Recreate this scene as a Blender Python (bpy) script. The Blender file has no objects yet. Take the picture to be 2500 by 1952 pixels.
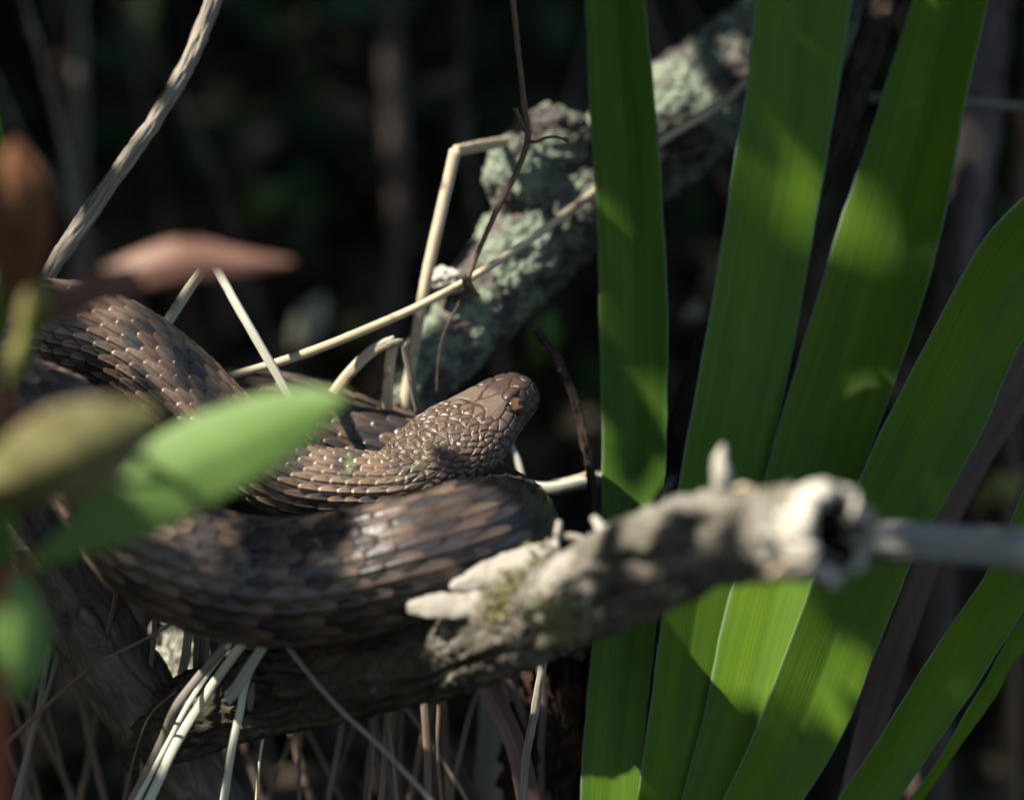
import bpy, math, random
import numpy as np
from mathutils import Vector

# ------------------------------------------------------------------ camera, world, sun, exposure
scene = bpy.context.scene
col = scene.collection
FOC, WID = 1.2, 0.29                      # metres to the plane in focus, metres across it
PITCH = math.radians(12)
PX = WID / 2500.0
cF = np.array([0, math.cos(PITCH), -math.sin(PITCH)])
cU = np.array([0, math.sin(PITCH), math.cos(PITCH)])
cR = np.array([1.0, 0, 0])
CAM = -FOC * cF
cam_d = bpy.data.cameras.new('camera')
cam = bpy.data.objects.new('camera', cam_d); col.objects.link(cam)
cam.location = CAM
cam.rotation_euler = (math.pi / 2 - PITCH, 0, 0)
cam_d.sensor_width = 36
cam_d.lens = 36 * FOC / WID
cam_d.clip_start, cam_d.clip_end = 0.02, 200
cam_d.dof.use_dof = True
cam_d.dof.focus_distance = FOC
cam_d.dof.aperture_fstop = 4.4
scene.camera = cam

SUN = np.array([-0.62, -0.20, 0.765]); SUN /= np.linalg.norm(SUN)
world = bpy.data.worlds.new('World'); scene.world = world
world.use_nodes = True
wn = world.node_tree.nodes; wl = world.node_tree.links
for n in list(wn): wn.remove(n)
sky = wn.new('ShaderNodeTexSky'); sky.sky_type = 'NISHITA'; sky.sun_disc = False
sky.sun_elevation = math.asin(SUN[2]); sky.sun_rotation = math.atan2(SUN[0], SUN[1])
bg = wn.new('ShaderNodeBackground'); bg.inputs['Strength'].default_value = 0.10
wo = wn.new('ShaderNodeOutputWorld')
wl.new(sky.outputs[0], bg.inputs[0]); wl.new(bg.outputs[0], wo.inputs[0])
sl = bpy.data.lights.new('sun', 'SUN'); sl.energy = 5.0; sl.angle = math.radians(0.53)
sl.color = (1.0, 0.95, 0.87)
so = bpy.data.objects.new('sun', sl); col.objects.link(so)
so.rotation_euler = Vector(SUN).to_track_quat('Z', 'Y').to_euler()
so.location = SUN * 5
scene.view_settings.view_transform = 'Standard'
scene.view_settings.look = 'None'
scene.view_settings.exposure = 1.3
scene.view_settings.gamma = 1.0
scene.cycles.use_denoising = True
scene.cycles.max_bounces = 7
scene.cycles.diffuse_bounces = 4
scene.cycles.transmission_bounces = 4
scene.cycles.sample_clamp_indirect = 3.0
scene.cycles.caustics_reflective = False
scene.cycles.caustics_refractive = False

random.seed(7); rng = np.random.default_rng(7)

DK = 1.0
def P(px, py, dd=0.0):
    """a point of the place: seen at photo pixel (px, py), dd metres behind the plane in focus"""
    d = FOC + dd * DK
    k = PX * d / FOC
    return CAM + d * cF + (px - 1250) * k * cR - (py - 976) * k * cU

def project(p):
    q = np.asarray(p) - CAM
    d = q @ cF
    k = PX * d / FOC
    return 1250 + (q @ cR) / k, 976 - (q @ cU) / k, d

def cvec(x, y, z):                        # camera-space direction (right, up, towards camera)
    v = x * cR + y * cU - z * cF
    return v / np.linalg.norm(v)

# ------------------------------------------------------------------ numpy noise
_perm = np.random.default_rng(3).permutation(256).astype(np.int64); _perm = np.concatenate([_perm, _perm, _perm])
_grad = np.random.default_rng(4).normal(size=(256, 3)); _grad /= np.linalg.norm(_grad, axis=1)[:, None]
def perlin(p):
    p = np.asarray(p, float)
    i = np.floor(p).astype(np.int64); f = p - i
    i &= 255
    w = f * f * f * (f * (f * 6 - 15) + 10)
    out = np.zeros(len(p))
    for dx in (0, 1):
        for dy in (0, 1):
            for dz in (0, 1):
                h = _perm[_perm[_perm[(i[:, 0] + dx) & 255] + ((i[:, 1] + dy) & 255)] + ((i[:, 2] + dz) & 255)]
                g = _grad[h]
                dot = g[:, 0] * (f[:, 0] - dx) + g[:, 1] * (f[:, 1] - dy) + g[:, 2] * (f[:, 2] - dz)
                ww = (w[:, 0] if dx else 1 - w[:, 0]) * (w[:, 1] if dy else 1 - w[:, 1]) * (w[:, 2] if dz else 1 - w[:, 2])
                out += ww * dot
    return out * 1.5
def fbm(p, oct=4, gain=0.5):
    p = np.asarray(p, float); a = 1.0; o = np.zeros(len(p)); 
    for k in range(oct):
        o += a * perlin(p * 2 ** k + 17.3 * k); a *= gain
    return o
def sstep(a, b, x):
    t = np.clip((x - a) / (b - a), 0, 1); return t * t * (3 - 2 * t)
def cr(keys, x):                          # smooth interpolation of a table of (x, value...)
    k = np.array(keys, float); xs = k[:, 0]; 
    out = []
    for c in range(1, k.shape[1]):
        y = k[:, c]; m = np.gradient(y, xs)
        j = np.clip(np.searchsorted(xs, x) - 1, 0, len(xs) - 2)
        h = xs[j + 1] - xs[j]; t = np.clip((x - xs[j]) / h, 0, 1)
        out.append((2*t**3-3*t**2+1)*y[j] + (t**3-2*t**2+t)*h*m[j] + (-2*t**3+3*t**2)*y[j+1] + (t**3-t**2)*h*m[j+1])
    return out[0] if len(out) == 1 else np.stack(out, -1)
def spline(pts, n=None, step=None):
    """smooth curve through 3-D points, resampled evenly; returns points and the knot parameter 0..len-1"""
    pts = np.array(pts, float)
    if len(pts) == 2: pts = np.array([pts[0], (pts[0] + pts[1]) / 2, pts[1]]); two = True
    else: two = False
    d = np.concatenate([[0], np.cumsum(np.linalg.norm(np.diff(pts, axis=0), axis=1) ** 0.5)])
    fine = np.linspace(0, d[-1], 60 * len(pts))
    q = cr(np.column_stack([d, pts]), fine)
    L = np.concatenate([[0], np.cumsum(np.linalg.norm(np.diff(q, axis=0), axis=1))])
    if n is None: n = max(4, int(L[-1] / step) + 1)
    s = np.linspace(0, L[-1], n)
    knot = np.interp(s, L, np.interp(fine, d, np.arange(len(d))))
    if two: knot = knot / 2
    return np.column_stack([np.interp(s, L, q[:, c]) for c in range(3)]), s, knot

# ------------------------------------------------------------------ objects
def mesh_obj(name, V, F, mat=None, parent=None, smooth=True, attrs=None, colors=None):
    me = bpy.data.meshes.new(name)
    V = np.ascontiguousarray(V, dtype=np.float32)
    if isinstance(F, np.ndarray): Fs = [F]
    else: Fs = [np.asarray(f) for f in F if len(f)]
    nl = sum(f.size for f in Fs); nf = sum(len(f) for f in Fs)
    me.vertices.add(len(V)); me.vertices.foreach_set('co', V.ravel())
    me.loops.add(nl); me.polygons.add(nf)
    me.loops.foreach_set('vertex_index', np.concatenate([f.ravel() for f in Fs]).astype(np.int32))
    tot = np.concatenate([np.full(len(f), f.shape[1]) for f in Fs]).astype(np.int32)
    me.polygons.foreach_set('loop_start', np.concatenate([[0], np.cumsum(tot)[:-1]]).astype(np.int32))
    me.polygons.foreach_set('loop_total', tot)
    me.polygons.foreach_set('use_smooth', np.full(nf, smooth))
    me.update(calc_edges=True)
    for k, v in (attrs or {}).items():
        v = np.asarray(v, np.float32)
        if v.ndim == 1:
            a = me.attributes.new(k, 'FLOAT', 'POINT'); a.data.foreach_set('value', v)
        else:
            a = me.attributes.new(k, 'FLOAT_VECTOR', 'POINT'); a.data.foreach_set('vector', np.ascontiguousarray(v).ravel())
    if colors is not None:
        a = me.color_attributes.new('tint', 'FLOAT_COLOR', 'POINT')
        a.data.foreach_set('color', np.ascontiguousarray(np.column_stack([colors, np.ones(len(colors))]), dtype=np.float32).ravel())
    me.validate()
    if mat: me.materials.append(mat)
    o = bpy.data.objects.new(name, me); col.objects.link(o)
    if parent: o.parent = parent
    return o
def tag(o, label=None, cat=None, group=None, kind=None):
    if label: o['label'] = label
    if cat: o['category'] = cat
    if group: o['group'] = group
    if kind: o['kind'] = kind
    return o
def thing(name, label, cat, group=None):
    o = bpy.data.objects.new(name, None); col.objects.link(o); o.empty_display_size = 0.01
    return tag(o, label, cat, group)

def frames(c, up=None):
    T = np.gradient(c, axis=0); T /= np.linalg.norm(T, axis=1)[:, None] + 1e-12
    N = np.zeros_like(c)
    a = up if up is not None else (np.array([0, 0, 1.0]) if abs(T[0][2]) < 0.9 else np.array([1.0, 0, 0]))
    n = a - T[0] * (a @ T[0]); n /= np.linalg.norm(n)
    for i in range(len(c)):
        n = n - T[i] * (n @ T[i]); n /= np.linalg.norm(n); N[i] = n
    return T, N, np.cross(T, N)
def tube_data(pts, rad, seg=10, step=0.004, n=None, disp=None, flat=1.0, up=None, caps=True, ends=(True, True)):
    """swept tube; rad in metres, one per point; disp(suv, theta, s, pos) pushes the surface in or out"""
    c, s, k = spline(pts, n=n, step=step)
    r = np.interp(k, np.arange(len(rad)), rad) if hasattr(rad, '__len__') else np.full(len(c), rad)
    T, N, B = frames(c, up)
    th = np.linspace(0, 2 * np.pi, seg, endpoint=False)
    R = np.cos(th)[None, :, None] * N[:, None, :] + np.sin(th)[None, :, None] * B[:, None, :] * flat
    rr = np.repeat(r[:, None], seg, 1)
    suv = np.stack([np.repeat(s[:, None], seg, 1), rr * np.cos(th)[None], rr * np.sin(th)[None] * flat], -1).reshape(-1, 3)
    if disp is not None:
        pos = (c[:, None, :] + R * rr[..., None]).reshape(-1, 3)
        rr = rr + disp(suv, np.tile(th, len(c)), np.repeat(s, seg), pos).reshape(rr.shape)
    V = (c[:, None, :] + R * rr[..., None]).reshape(-1, 3)
    m = len(c)
    i = np.arange(m - 1)[:, None] * seg; j = np.arange(seg)[None]; j2 = (j + 1) % seg
    Q = np.stack([i + j, i + j2, i + seg + j2, i + seg + j], -1).reshape(-1, 4)
    tris = []
    if caps:
        V = np.vstack([V, c[0], c[-1]]); suv = np.vstack([suv, [s[0], 0, 0], [s[-1], 0, 0]])
        a, b = m * seg, m * seg + 1; jj = np.arange(seg)
        if ends[0]: tris.append(np.column_stack([np.full(seg, a), (jj + 1) % seg, jj]))
        if ends[1]: tris.append(np.column_stack([np.full(seg, b), (m - 1) * seg + jj, (m - 1) * seg + (jj + 1) % seg]))
    return V, [Q] + ([np.vstack(tris)] if tris else []), suv
def tube(name, pts, rad, mat, parent=None, **kw):
    V, F, suv = tube_data(pts, rad, **kw)
    return mesh_obj(name, V, F, mat, parent, attrs={'suv': suv})
def merge(parts):
    V, Q, Tr, S = [], [], [], []; off = 0
    for v, f, s in parts:
        V.append(v); S.append(s)
        for g in f:
            (Q if g.shape[1] == 4 else Tr).append(g + off)
        off += len(v)
    F = ([np.vstack(Q)] if Q else []) + ([np.vstack(Tr)] if Tr else [])
    return np.vstack(V), F, np.vstack(S)
def pxr(px, dd=0): return px * PX * (FOC + dd) / FOC
def PL(pts):                               # list of (px, py, dd)
    return [P(*p) for p in pts]

def ribbon_data(Lp, Rp, fold=0.0, thick=0.0008, na=14, step=0.004, ridge=None, curl=0.0):
    """a leaf blade between two edge curves: closed, lens-shaped in section, folded along the middle by `fold` (fraction of half width)"""
    Lc, sL, _ = spline(Lp, n=400); Rc, sR, _ = spline(Rp, n=400)
    n = max(6, int(max(sL[-1], sR[-1]) / step))
    idx = np.linspace(0, 399, n).astype(int); Lc, Rc = Lc[idx], Rc[idx]
    C = (Lc + Rc) / 2; A = (Rc - Lc) / 2
    T = np.gradient(C, axis=0); T /= np.linalg.norm(T, axis=1)[:, None] + 1e-12
    N = np.cross(A, T); ln = np.linalg.norm(N, axis=1)[:, None]; N = N / (ln + 1e-12)
    hw = np.linalg.norm(A, axis=1)
    t = np.linspace(-1, 1, na)
    s = np.concatenate([[0], np.cumsum(np.linalg.norm(np.diff(C, axis=0), axis=1))])
    prof = fold * (1 - np.abs(t)) + curl * (1 - t * t)
    th = thick * np.maximum(0.12, (1 - t ** 2) ** 0.5)
    if ridge is not None: rd = ridge(t)
    else: rd = 0 * t
    mid = C[:, None] + A[:, None] * t[None, :, None] + N[:, None] * (hw[:, None] * prof[None])[..., None]
    top = mid + N[:, None] * (th / 2 + rd)[None, :, None]; bot = mid - N[:, None] * (th / 2)[None, :, None]
    V = np.vstack([top.reshape(-1, 3), bot.reshape(-1, 3)])
    suv1 = np.stack([np.repeat(s[:, None], na, 1), hw[:, None] * t[None], np.repeat(t[None], n, 0)], -1).reshape(-1, 3)
    suv = np.vstack([suv1, suv1])
    i = np.arange(n - 1)[:, None] * na; j = np.arange(na - 1)[None]
    Q1 = np.stack([i + j, i + j + 1, i + na + j + 1, i + na + j], -1).reshape(-1, 4)
    Q2 = Q1[:, ::-1] + n * na
    o = n * na
    e = np.arange(n - 1) * na
    Q3 = np.column_stack([e, e + na, e + na + o, e + o])
    e2 = e + na - 1
    Q4 = np.column_stack([e2, e2 + o, e2 + na + o, e2 + na])
    k = np.arange(na - 1)
    Q5 = np.column_stack([k, k + o, k + 1 + o, k + 1]); z = (n - 1) * na
    Q6 = np.column_stack([z + k, z + k + 1, z + k + 1 + o, z + k + o])
    return V, [np.vstack([Q1, Q2, Q3, Q4, Q5, Q6])], suv
def ribbon(name, Lp, Rp, mat, parent=None, **kw):
    V, F, suv = ribbon_data(Lp, Rp, **kw)
    return mesh_obj(name, V, F, mat, parent, attrs={'suv': suv})
def leaf_edges(axis, hw, tilt):
    """edge curves of a broad leaf from its mid-line [(px,py,dd)], half widths in photo pixels and a depth tilt per half width"""
    c, s, k = spline(PL(axis), n=40)
    h = cr(np.column_stack([np.arange(len(hw)), np.array(hw, float) * PX]), k); h = np.maximum(h, 1e-5)
    T = np.gradient(c, axis=0); T /= np.linalg.norm(T, axis=1)[:, None]
    A = np.cross(T, -cF); A /= np.linalg.norm(A, axis=1)[:, None]
    N = np.cross(A, T)
    ca, sa = math.cos(tilt), math.sin(tilt)
    A2 = A * ca + N * sa
    return c - A2 * h[:, None], c + A2 * h[:, None]

# ------------------------------------------------------------------ materials
def nodes_of(name, rough=0.6, spec=0.4):
    m = bpy.data.materials.new(name); m.use_nodes = True
    nt = m.node_tree; b = nt.nodes['Principled BSDF']
    b.inputs['Roughness'].default_value = rough; b.inputs['Specular IOR Level'].default_value = spec
    return m, nt, b
def attr(nt, name):
    a = nt.nodes.new('ShaderNodeAttribute'); a.attribute_name = name; return a
def noise_node(nt, src, scale, detail=5, rough=0.6, dist=0.0):
    mp = nt.nodes.new('ShaderNodeMapping'); mp.vector_type = 'POINT'
    mp.inputs['Scale'].default_value = scale
    nt.links.new(src, mp.inputs['Vector'])
    n = nt.nodes.new('ShaderNodeTexNoise'); n.inputs['Scale'].default_value = 1.0
    n.inputs['Detail'].default_value = detail; n.inputs['Roughness'].default_value = rough; n.inputs['Distortion'].default_value = dist
    nt.links.new(mp.outputs[0], n.inputs['Vector'])
    return n.outputs['Fac']
def ramp(nt, fac, stops):
    r = nt.nodes.new('ShaderNodeValToRGB'); e = r.color_ramp.elements
    while len(e) < len(stops): e.new(0.5)
    for q, (p, c) in zip(e, stops): q.position = p; q.color = (*c, 1)
    nt.links.new(fac, r.inputs[0]); return r.outputs[0]
def mixc(nt, fac, a, b, mode='MIX'):
    m = nt.nodes.new('ShaderNodeMix'); m.data_type = 'RGBA'; m.blend_type = mode
    for sock, v in ((m.inputs[0], fac), (m.inputs[6], a), (m.inputs[7], b)):
        if isinstance(v, (int, float)): sock.default_value = v
        elif isinstance(v, tuple): sock.default_value = (*v, 1)
        else: nt.links.new(v, sock)
    return m.outputs[2]
def bump(nt, b, h, strength, dist):
    n = nt.nodes.new('ShaderNodeBump'); n.inputs['Strength'].default_value = strength; n.inputs['Distance'].default_value = dist
    nt.links.new(h, n.inputs['Height']); nt.links.new(n.outputs[0], b.inputs['Normal']); return n
def vmath(nt, op, a, v=None):
    m = nt.nodes.new('ShaderNodeMath'); m.operation = op
    nt.links.new(a, m.inputs[0])
    if v is not None:
        if isinstance(v, (int, float)): m.inputs[1].default_value = v
        else: nt.links.new(v, m.inputs[1])
    return m.outputs[0]

def fibre_mat(name, stops, along=25, across=900, rough=0.6, spec=0.3, bumpd=0.0004, blotch=None, trans=0.0):
    """stems, straw, weathered wood: grain that runs along the piece"""
    m, nt, b = nodes_of(name, rough, spec)
    a = attr(nt, 'suv').outputs['Vector']
    f = noise_node(nt, a, (along, across, across), 6, 0.65)
    c = ramp(nt, f, stops)
    if blotch:
        g = noise_node(nt, a, (blotch[0],) * 3, 3, 0.6)
        c = mixc(nt, ramp(nt, g, [(blotch[1], (0, 0, 0)), (blotch[1] + 0.12, (1, 1, 1))]), c, blotch[2])
    nt.links.new(c, b.inputs['Base Color'])
    bump(nt, b, f, 0.7, bumpd)
    if trans:
        mix_trans(nt, b, c, trans)
    return m
def mix_trans(nt, b, c, fac):
    t = nt.nodes.new('ShaderNodeBsdfTranslucent'); nt.links.new(c, t.inputs[0])
    x = nt.nodes.new('ShaderNodeMixShader'); x.inputs[0].default_value = fac
    nt.links.new(b.outputs[0], x.inputs[1]); nt.links.new(t.outputs[0], x.inputs[2])
    nt.links.new(x.outputs[0], nt.nodes['Material Output'].inputs[0])
def bark_mat(name, stops, scale=(60, 160, 160), fine=700, rough=0.85, lichen=None, bumpd=0.001, dark_start=None):
    m, nt, b = nodes_of(name, rough, 0.2)
    a = attr(nt, 'suv').outputs['Vector']
    f = noise_node(nt, a, scale, 8, 0.68, 0.6)
    g = noise_node(nt, a, (fine * 0.5, fine, fine), 4, 0.6)
    c = ramp(nt, f, stops)
    c = mixc(nt, 0.55, c, ramp(nt, g, [(0.25, (0.25, 0.25, 0.25)), (0.75, (1, 1, 1))]), 'MULTIPLY')
    if lichen:
        h = noise_node(nt, a, (lichen[0],) * 3, 6, 0.65, 0.3)
        lc = ramp(nt, g, [(0.3, lichen[2]), (0.7, lichen[3])])
        c = mixc(nt, ramp(nt, h, [(lichen[1], (0, 0, 0)), (lichen[1] + 0.07, (1, 1, 1))]), c, lc)
    if dark_start:                                 # colour multiplied darker and browner near the start, unchanged farther along
        sp = nt.nodes.new('ShaderNodeSeparateXYZ'); nt.links.new(a, sp.inputs[0])
        wv = vmath(nt, 'ADD', sp.outputs[0], vmath(nt, 'MULTIPLY', h, .06))
        c = mixc(nt, 1.0, c, ramp(nt, wv, [(dark_start[0], (.36, .32, .27)), (dark_start[1], (1, 1, 1))]), 'MULTIPLY')
    nt.links.new(c, b.inputs['Base Color'])
    hh = vmath(nt, 'ADD', f, g)
    bump(nt, b, hh, 0.8, bumpd)
    return m
def leaf_mat(name, stops, along=18, across=700, margin=None, spots=None, rough=0.5, trans=0.35, tcol=None, vein=0.0):
    m, nt, b = nodes_of(name, rough, 0.2)
    at = attr(nt, 'suv'); a = at.outputs['Vector']
    f = noise_node(nt, a, (along, across, 0.0), 4, 0.6)
    f2 = noise_node(nt, a, (14, 90, 0.0), 2, 0.5)
    c = ramp(nt, vmath(nt, 'MULTIPLY', vmath(nt, 'ADD', f, f2), 0.5), stops)
    sep = nt.nodes.new('ShaderNodeSeparateXYZ'); nt.links.new(a, sep.inputs[0])
    ab = vmath(nt, 'ABSOLUTE', sep.outputs[2])
    if spots:
        g = noise_node(nt, a, (260, 160, 0.0), 3, 0.6)
        c = mixc(nt, ramp(nt, g, [(spots[0], (0, 0, 0)), (spots[0] + 0.05, (1, 1, 1))]), c, spots[1])
    if vein:
        c = mixc(nt, ramp(nt, ab, [(0.0, (1, 1, 1)), (vein, (0, 0, 0))]), c, tcol or (0.2, 0.3, 0.1))
    if margin:
        c = mixc(nt, ramp(nt, ab, [(0.93, (0, 0, 0)), (0.975, (1, 1, 1))]), c, margin)
    nt.links.new(c, b.inputs['Base Color'])
    bump(nt, b, f, 0.35, 0.0003)
    t = nt.nodes.new('ShaderNodeBsdfTranslucent')
    nt.links.new(mixc(nt, 1.0, c, (1.0, 1.0, 0.55), 'MULTIPLY'), t.inputs[0])
    x = nt.nodes.new('ShaderNodeMixShader'); x.inputs[0].default_value = trans
    nt.links.new(b.outputs[0], x.inputs[1]); nt.links.new(t.outputs[0], x.inputs[2])
    nt.links.new(x.outputs[0], nt.nodes['Material Output'].inputs[0])
    return m

M = {}
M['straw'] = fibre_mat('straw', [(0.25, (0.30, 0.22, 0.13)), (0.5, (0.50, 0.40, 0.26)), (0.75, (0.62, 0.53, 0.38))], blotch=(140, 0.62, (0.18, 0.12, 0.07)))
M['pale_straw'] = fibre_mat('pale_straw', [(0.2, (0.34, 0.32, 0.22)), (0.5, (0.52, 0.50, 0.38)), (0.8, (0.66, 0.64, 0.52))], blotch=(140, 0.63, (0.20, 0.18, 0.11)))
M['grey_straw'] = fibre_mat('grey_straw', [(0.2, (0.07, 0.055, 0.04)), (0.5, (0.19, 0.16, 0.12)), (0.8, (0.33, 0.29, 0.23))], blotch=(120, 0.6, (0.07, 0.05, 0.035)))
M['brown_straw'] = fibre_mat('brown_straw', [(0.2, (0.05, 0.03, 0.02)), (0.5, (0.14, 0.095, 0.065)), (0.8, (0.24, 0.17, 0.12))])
M['twig'] = fibre_mat('twig', [(0.2, (0.045, 0.026, 0.016)), (0.5, (0.12, 0.075, 0.045)), (0.8, (0.20, 0.13, 0.085))], rough=0.7)
M['grey_wood'] = fibre_mat('grey_wood', [(0.2, (0.05, 0.04, 0.03)), (0.42, (0.17, 0.145, 0.11)), (0.6, (0.30, 0.26, 0.20)), (0.85, (0.5, 0.46, 0.38))], along=40, across=1100, rough=0.8, bumpd=0.0008)
M['bleached'] = fibre_mat('bleached', [(0.2, (0.10, 0.095, 0.08)), (0.5, (0.27, 0.26, 0.22)), (0.8, (0.46, 0.45, 0.39))], along=30, across=700, rough=0.75, bumpd=0.0008)
M['pale_wood'] = fibre_mat('pale_wood', [(0.25, (0.20, 0.17, 0.12)), (0.45, (0.40, 0.36, 0.29)), (0.75, (0.60, 0.56, 0.48))], along=40, across=500, rough=0.8, bumpd=0.0008, blotch=(170, 0.56, (0.17, 0.14, 0.10)))
M['bark'] = bark_mat('bark', [(0.2, (0.025, 0.02, 0.014)), (0.45, (0.10, 0.085, 0.06)), (0.6, (0.17, 0.15, 0.115)), (0.8, (0.28, 0.26, 0.21))])
M['log_bark'] = bark_mat('log_bark', [(0.25, (0.035, 0.03, 0.02)), (0.42, (0.12, 0.105, 0.078)), (0.58, (0.20, 0.18, 0.14)), (0.78, (0.35, 0.33, 0.27))], scale=(45, 110, 110), lichen=(70, 0.57, (0.20, 0.20, 0.16), (0.38, 0.38, 0.31)), dark_start=(.13, .19))
M['lichen_bark'] = bark_mat('lichen_bark', [(0.25, (0.03, 0.025, 0.022)), (0.5, (0.12, 0.10, 0.085)), (0.75, (0.26, 0.23, 0.20))], scale=(90, 120, 120), lichen=(60, 0.475, (0.11, 0.14, 0.095), (0.27, 0.31, 0.22)), bumpd=0.002)
M['dark_bark'] = bark_mat('dark_bark', [(0.25, (0.012, 0.008, 0.005)), (0.5, (0.045, 0.03, 0.02)), (0.75, (0.10, 0.075, 0.05))], scale=(150, 300, 300), lichen=(120, 0.68, (0.2, 0.2, 0.17), (0.4, 0.4, 0.36)))
M['trunk_bark'] = bark_mat('trunk_bark', [(0.25, (0.03, 0.022, 0.018)), (0.5, (0.10, 0.075, 0.062)), (0.75, (0.2, 0.16, 0.14))], scale=(20, 60, 60), fine=300)
M['rot'] = bark_mat('rot', [(0.25, (0.01, 0.006, 0.004)), (0.5, (0.05, 0.028, 0.016)), (0.75, (0.16, 0.09, 0.05))], scale=(300, 300, 300), bumpd=0.002)
M['lichen'] = bark_mat('lichen', [(0.25, (0.14, 0.13, 0.05)), (0.5, (0.32, 0.30, 0.13)), (0.75, (0.5, 0.46, 0.28))], scale=(400, 400, 400))
M['iris'] = leaf_mat('iris', [(0.28, (0.034, 0.100, 0.014)), (0.42, (0.085, 0.180, 0.012)), (0.58, (0.125, 0.225, 0.010)), (0.72, (0.165, 0.26, 0.014))], along=3, across=1500, margin=(0.16, 0.25, 0.12), spots=(0.74, (0.16, 0.11, 0.02)), trans=0.42)
M['iris_spot'] = leaf_mat('iris_spot', [(0.28, (0.028, 0.090, 0.014)), (0.42, (0.066, 0.150, 0.012)), (0.58, (0.105, 0.20, 0.010)), (0.72, (0.15, 0.24, 0.014))], along=3, across=1500, margin=(0.16, 0.25, 0.12), spots=(0.69, (0.22, 0.12, 0.02)), trans=0.42)
M['green_leaf'] = leaf_mat('green_leaf', [(0.3, (0.11, 0.21, 0.04)), (0.5, (0.17, 0.28, 0.07)), (0.7, (0.23, 0.35, 0.11))], along=60, across=60, margin=(0.22, 0.33, 0.08), trans=0.4, vein=0.07, tcol=(0.2, 0.32, 0.1))
M['olive_leaf'] = leaf_mat('olive_leaf', [(0.32, (0.13, 0.11, 0.055)), (0.5, (0.30, 0.28, 0.11)), (0.66, (0.46, 0.42, 0.20))], along=90, across=90, margin=(0.3, 0.2, 0.12), trans=0.35, vein=0.06, tcol=(0.34, 0.32, 0.14))
M['pink_leaf'] = leaf_mat('pink_leaf', [(0.3, (0.13, 0.055, 0.042)), (0.5, (0.22, 0.11, 0.08)), (0.7, (0.34, 0.21, 0.13))], along=50, across=50, margin=(0.34, 0.15, 0.13), trans=0.3, vein=0.05, tcol=(0.42, 0.30, 0.16))
M['rust_leaf'] = leaf_mat('rust_leaf', [(0.3, (0.13, 0.04, 0.012)), (0.5, (0.26, 0.12, 0.06)), (0.7, (0.40, 0.24, 0.15))], along=50, across=50, margin=(0.36, 0.16, 0.12), trans=0.4)
M['bud_leaf'] = leaf_mat('bud_leaf', [(0.3, (0.20, 0.26, 0.06)), (0.5, (0.34, 0.34, 0.11)), (0.7, (0.45, 0.36, 0.2))], along=50, across=50, trans=0.4)
M['red_stem'] = fibre_mat('red_stem', [(0.2, (0.10, 0.018, 0.01)), (0.5, (0.2, 0.045, 0.02)), (0.8, (0.26, 0.12, 0.04))])
M['dry_leaf'] = leaf_mat('dry_leaf', [(0.3, (0.07, 0.04, 0.028)), (0.5, (0.17, 0.105, 0.08)), (0.7, (0.30, 0.21, 0.17))], along=4, across=1600, trans=0.2, rough=0.7)
M['canopy'] = leaf_mat('canopy', [(0.3, (0.03, 0.09, 0.015)), (0.5, (0.05, 0.13, 0.025)), (0.7, (0.07, 0.16, 0.03))], along=60, across=60, trans=0.22)

# ------------------------------------------------------------------ the setting: ground and bank
def ground_z(x, y):
    rise = sstep(0.30, 1.25, y) * 1.25 + np.maximum(0, y - 1.25) * 0.35
    return -0.215 + rise
def build_ground():
    def axis(c, fine, far):
        a = np.concatenate([np.linspace(-fine, fine, 150), np.linspace(fine, far, 22)[1:], -np.linspace(fine, far, 22)[1:]])
        return np.sort(a) + c
    xs, ys = axis(0, 0.9, 30), axis(0.4, 0.9, 30)
    X, Y = np.meshgrid(xs, ys, indexing='ij')
    p = np.column_stack([X.ravel(), Y.ravel(), 0 * X.ravel()])
    near = np.exp(-((p[:, 0] / 1.5) ** 2 + ((p[:, 1] - .4) / 1.5) ** 2))
    z = ground_z(p[:, 0], p[:, 1]) + near * (0.035 * fbm(p * 6, 4) + 0.012 * fbm(p * 40, 3)) 
    p[:, 2] = z
    n, m = len(xs), len(ys)
    i = np.arange(n - 1)[:, None] * m; j = np.arange(m - 1)[None]
    Q = np.stack([i + j, i + m + j, i + m + j + 1, i + j + 1], -1).reshape(-1, 4)
    mt, nt, b = nodes_of('soil', 0.95, 0.15)
    tc = nt.nodes.new('ShaderNodeTexCoord')
    f = noise_node(nt, tc.outputs['Object'], (45, 45, 45), 8, 0.7)
    g = noise_node(nt, tc.outputs['Object'], (9, 9, 9), 4, 0.6)
    c = ramp(nt, f, [(0.3, (0.006, 0.005, 0.003)), (0.5, (0.022, 0.016, 0.011)), (0.7, (0.06, 0.045, 0.032))])
    c = mixc(nt, ramp(nt, g, [(0.5, (0, 0, 0)), (0.65, (1, 1, 1))]), c, (0.016, 0.03, 0.012))
    nt.links.new(c, b.inputs['Base Color']); bump(nt, b, f, 0.9, 0.01)
    return tag(mesh_obj('ground', p, Q, mt), kind='structure')
build_ground()

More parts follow.
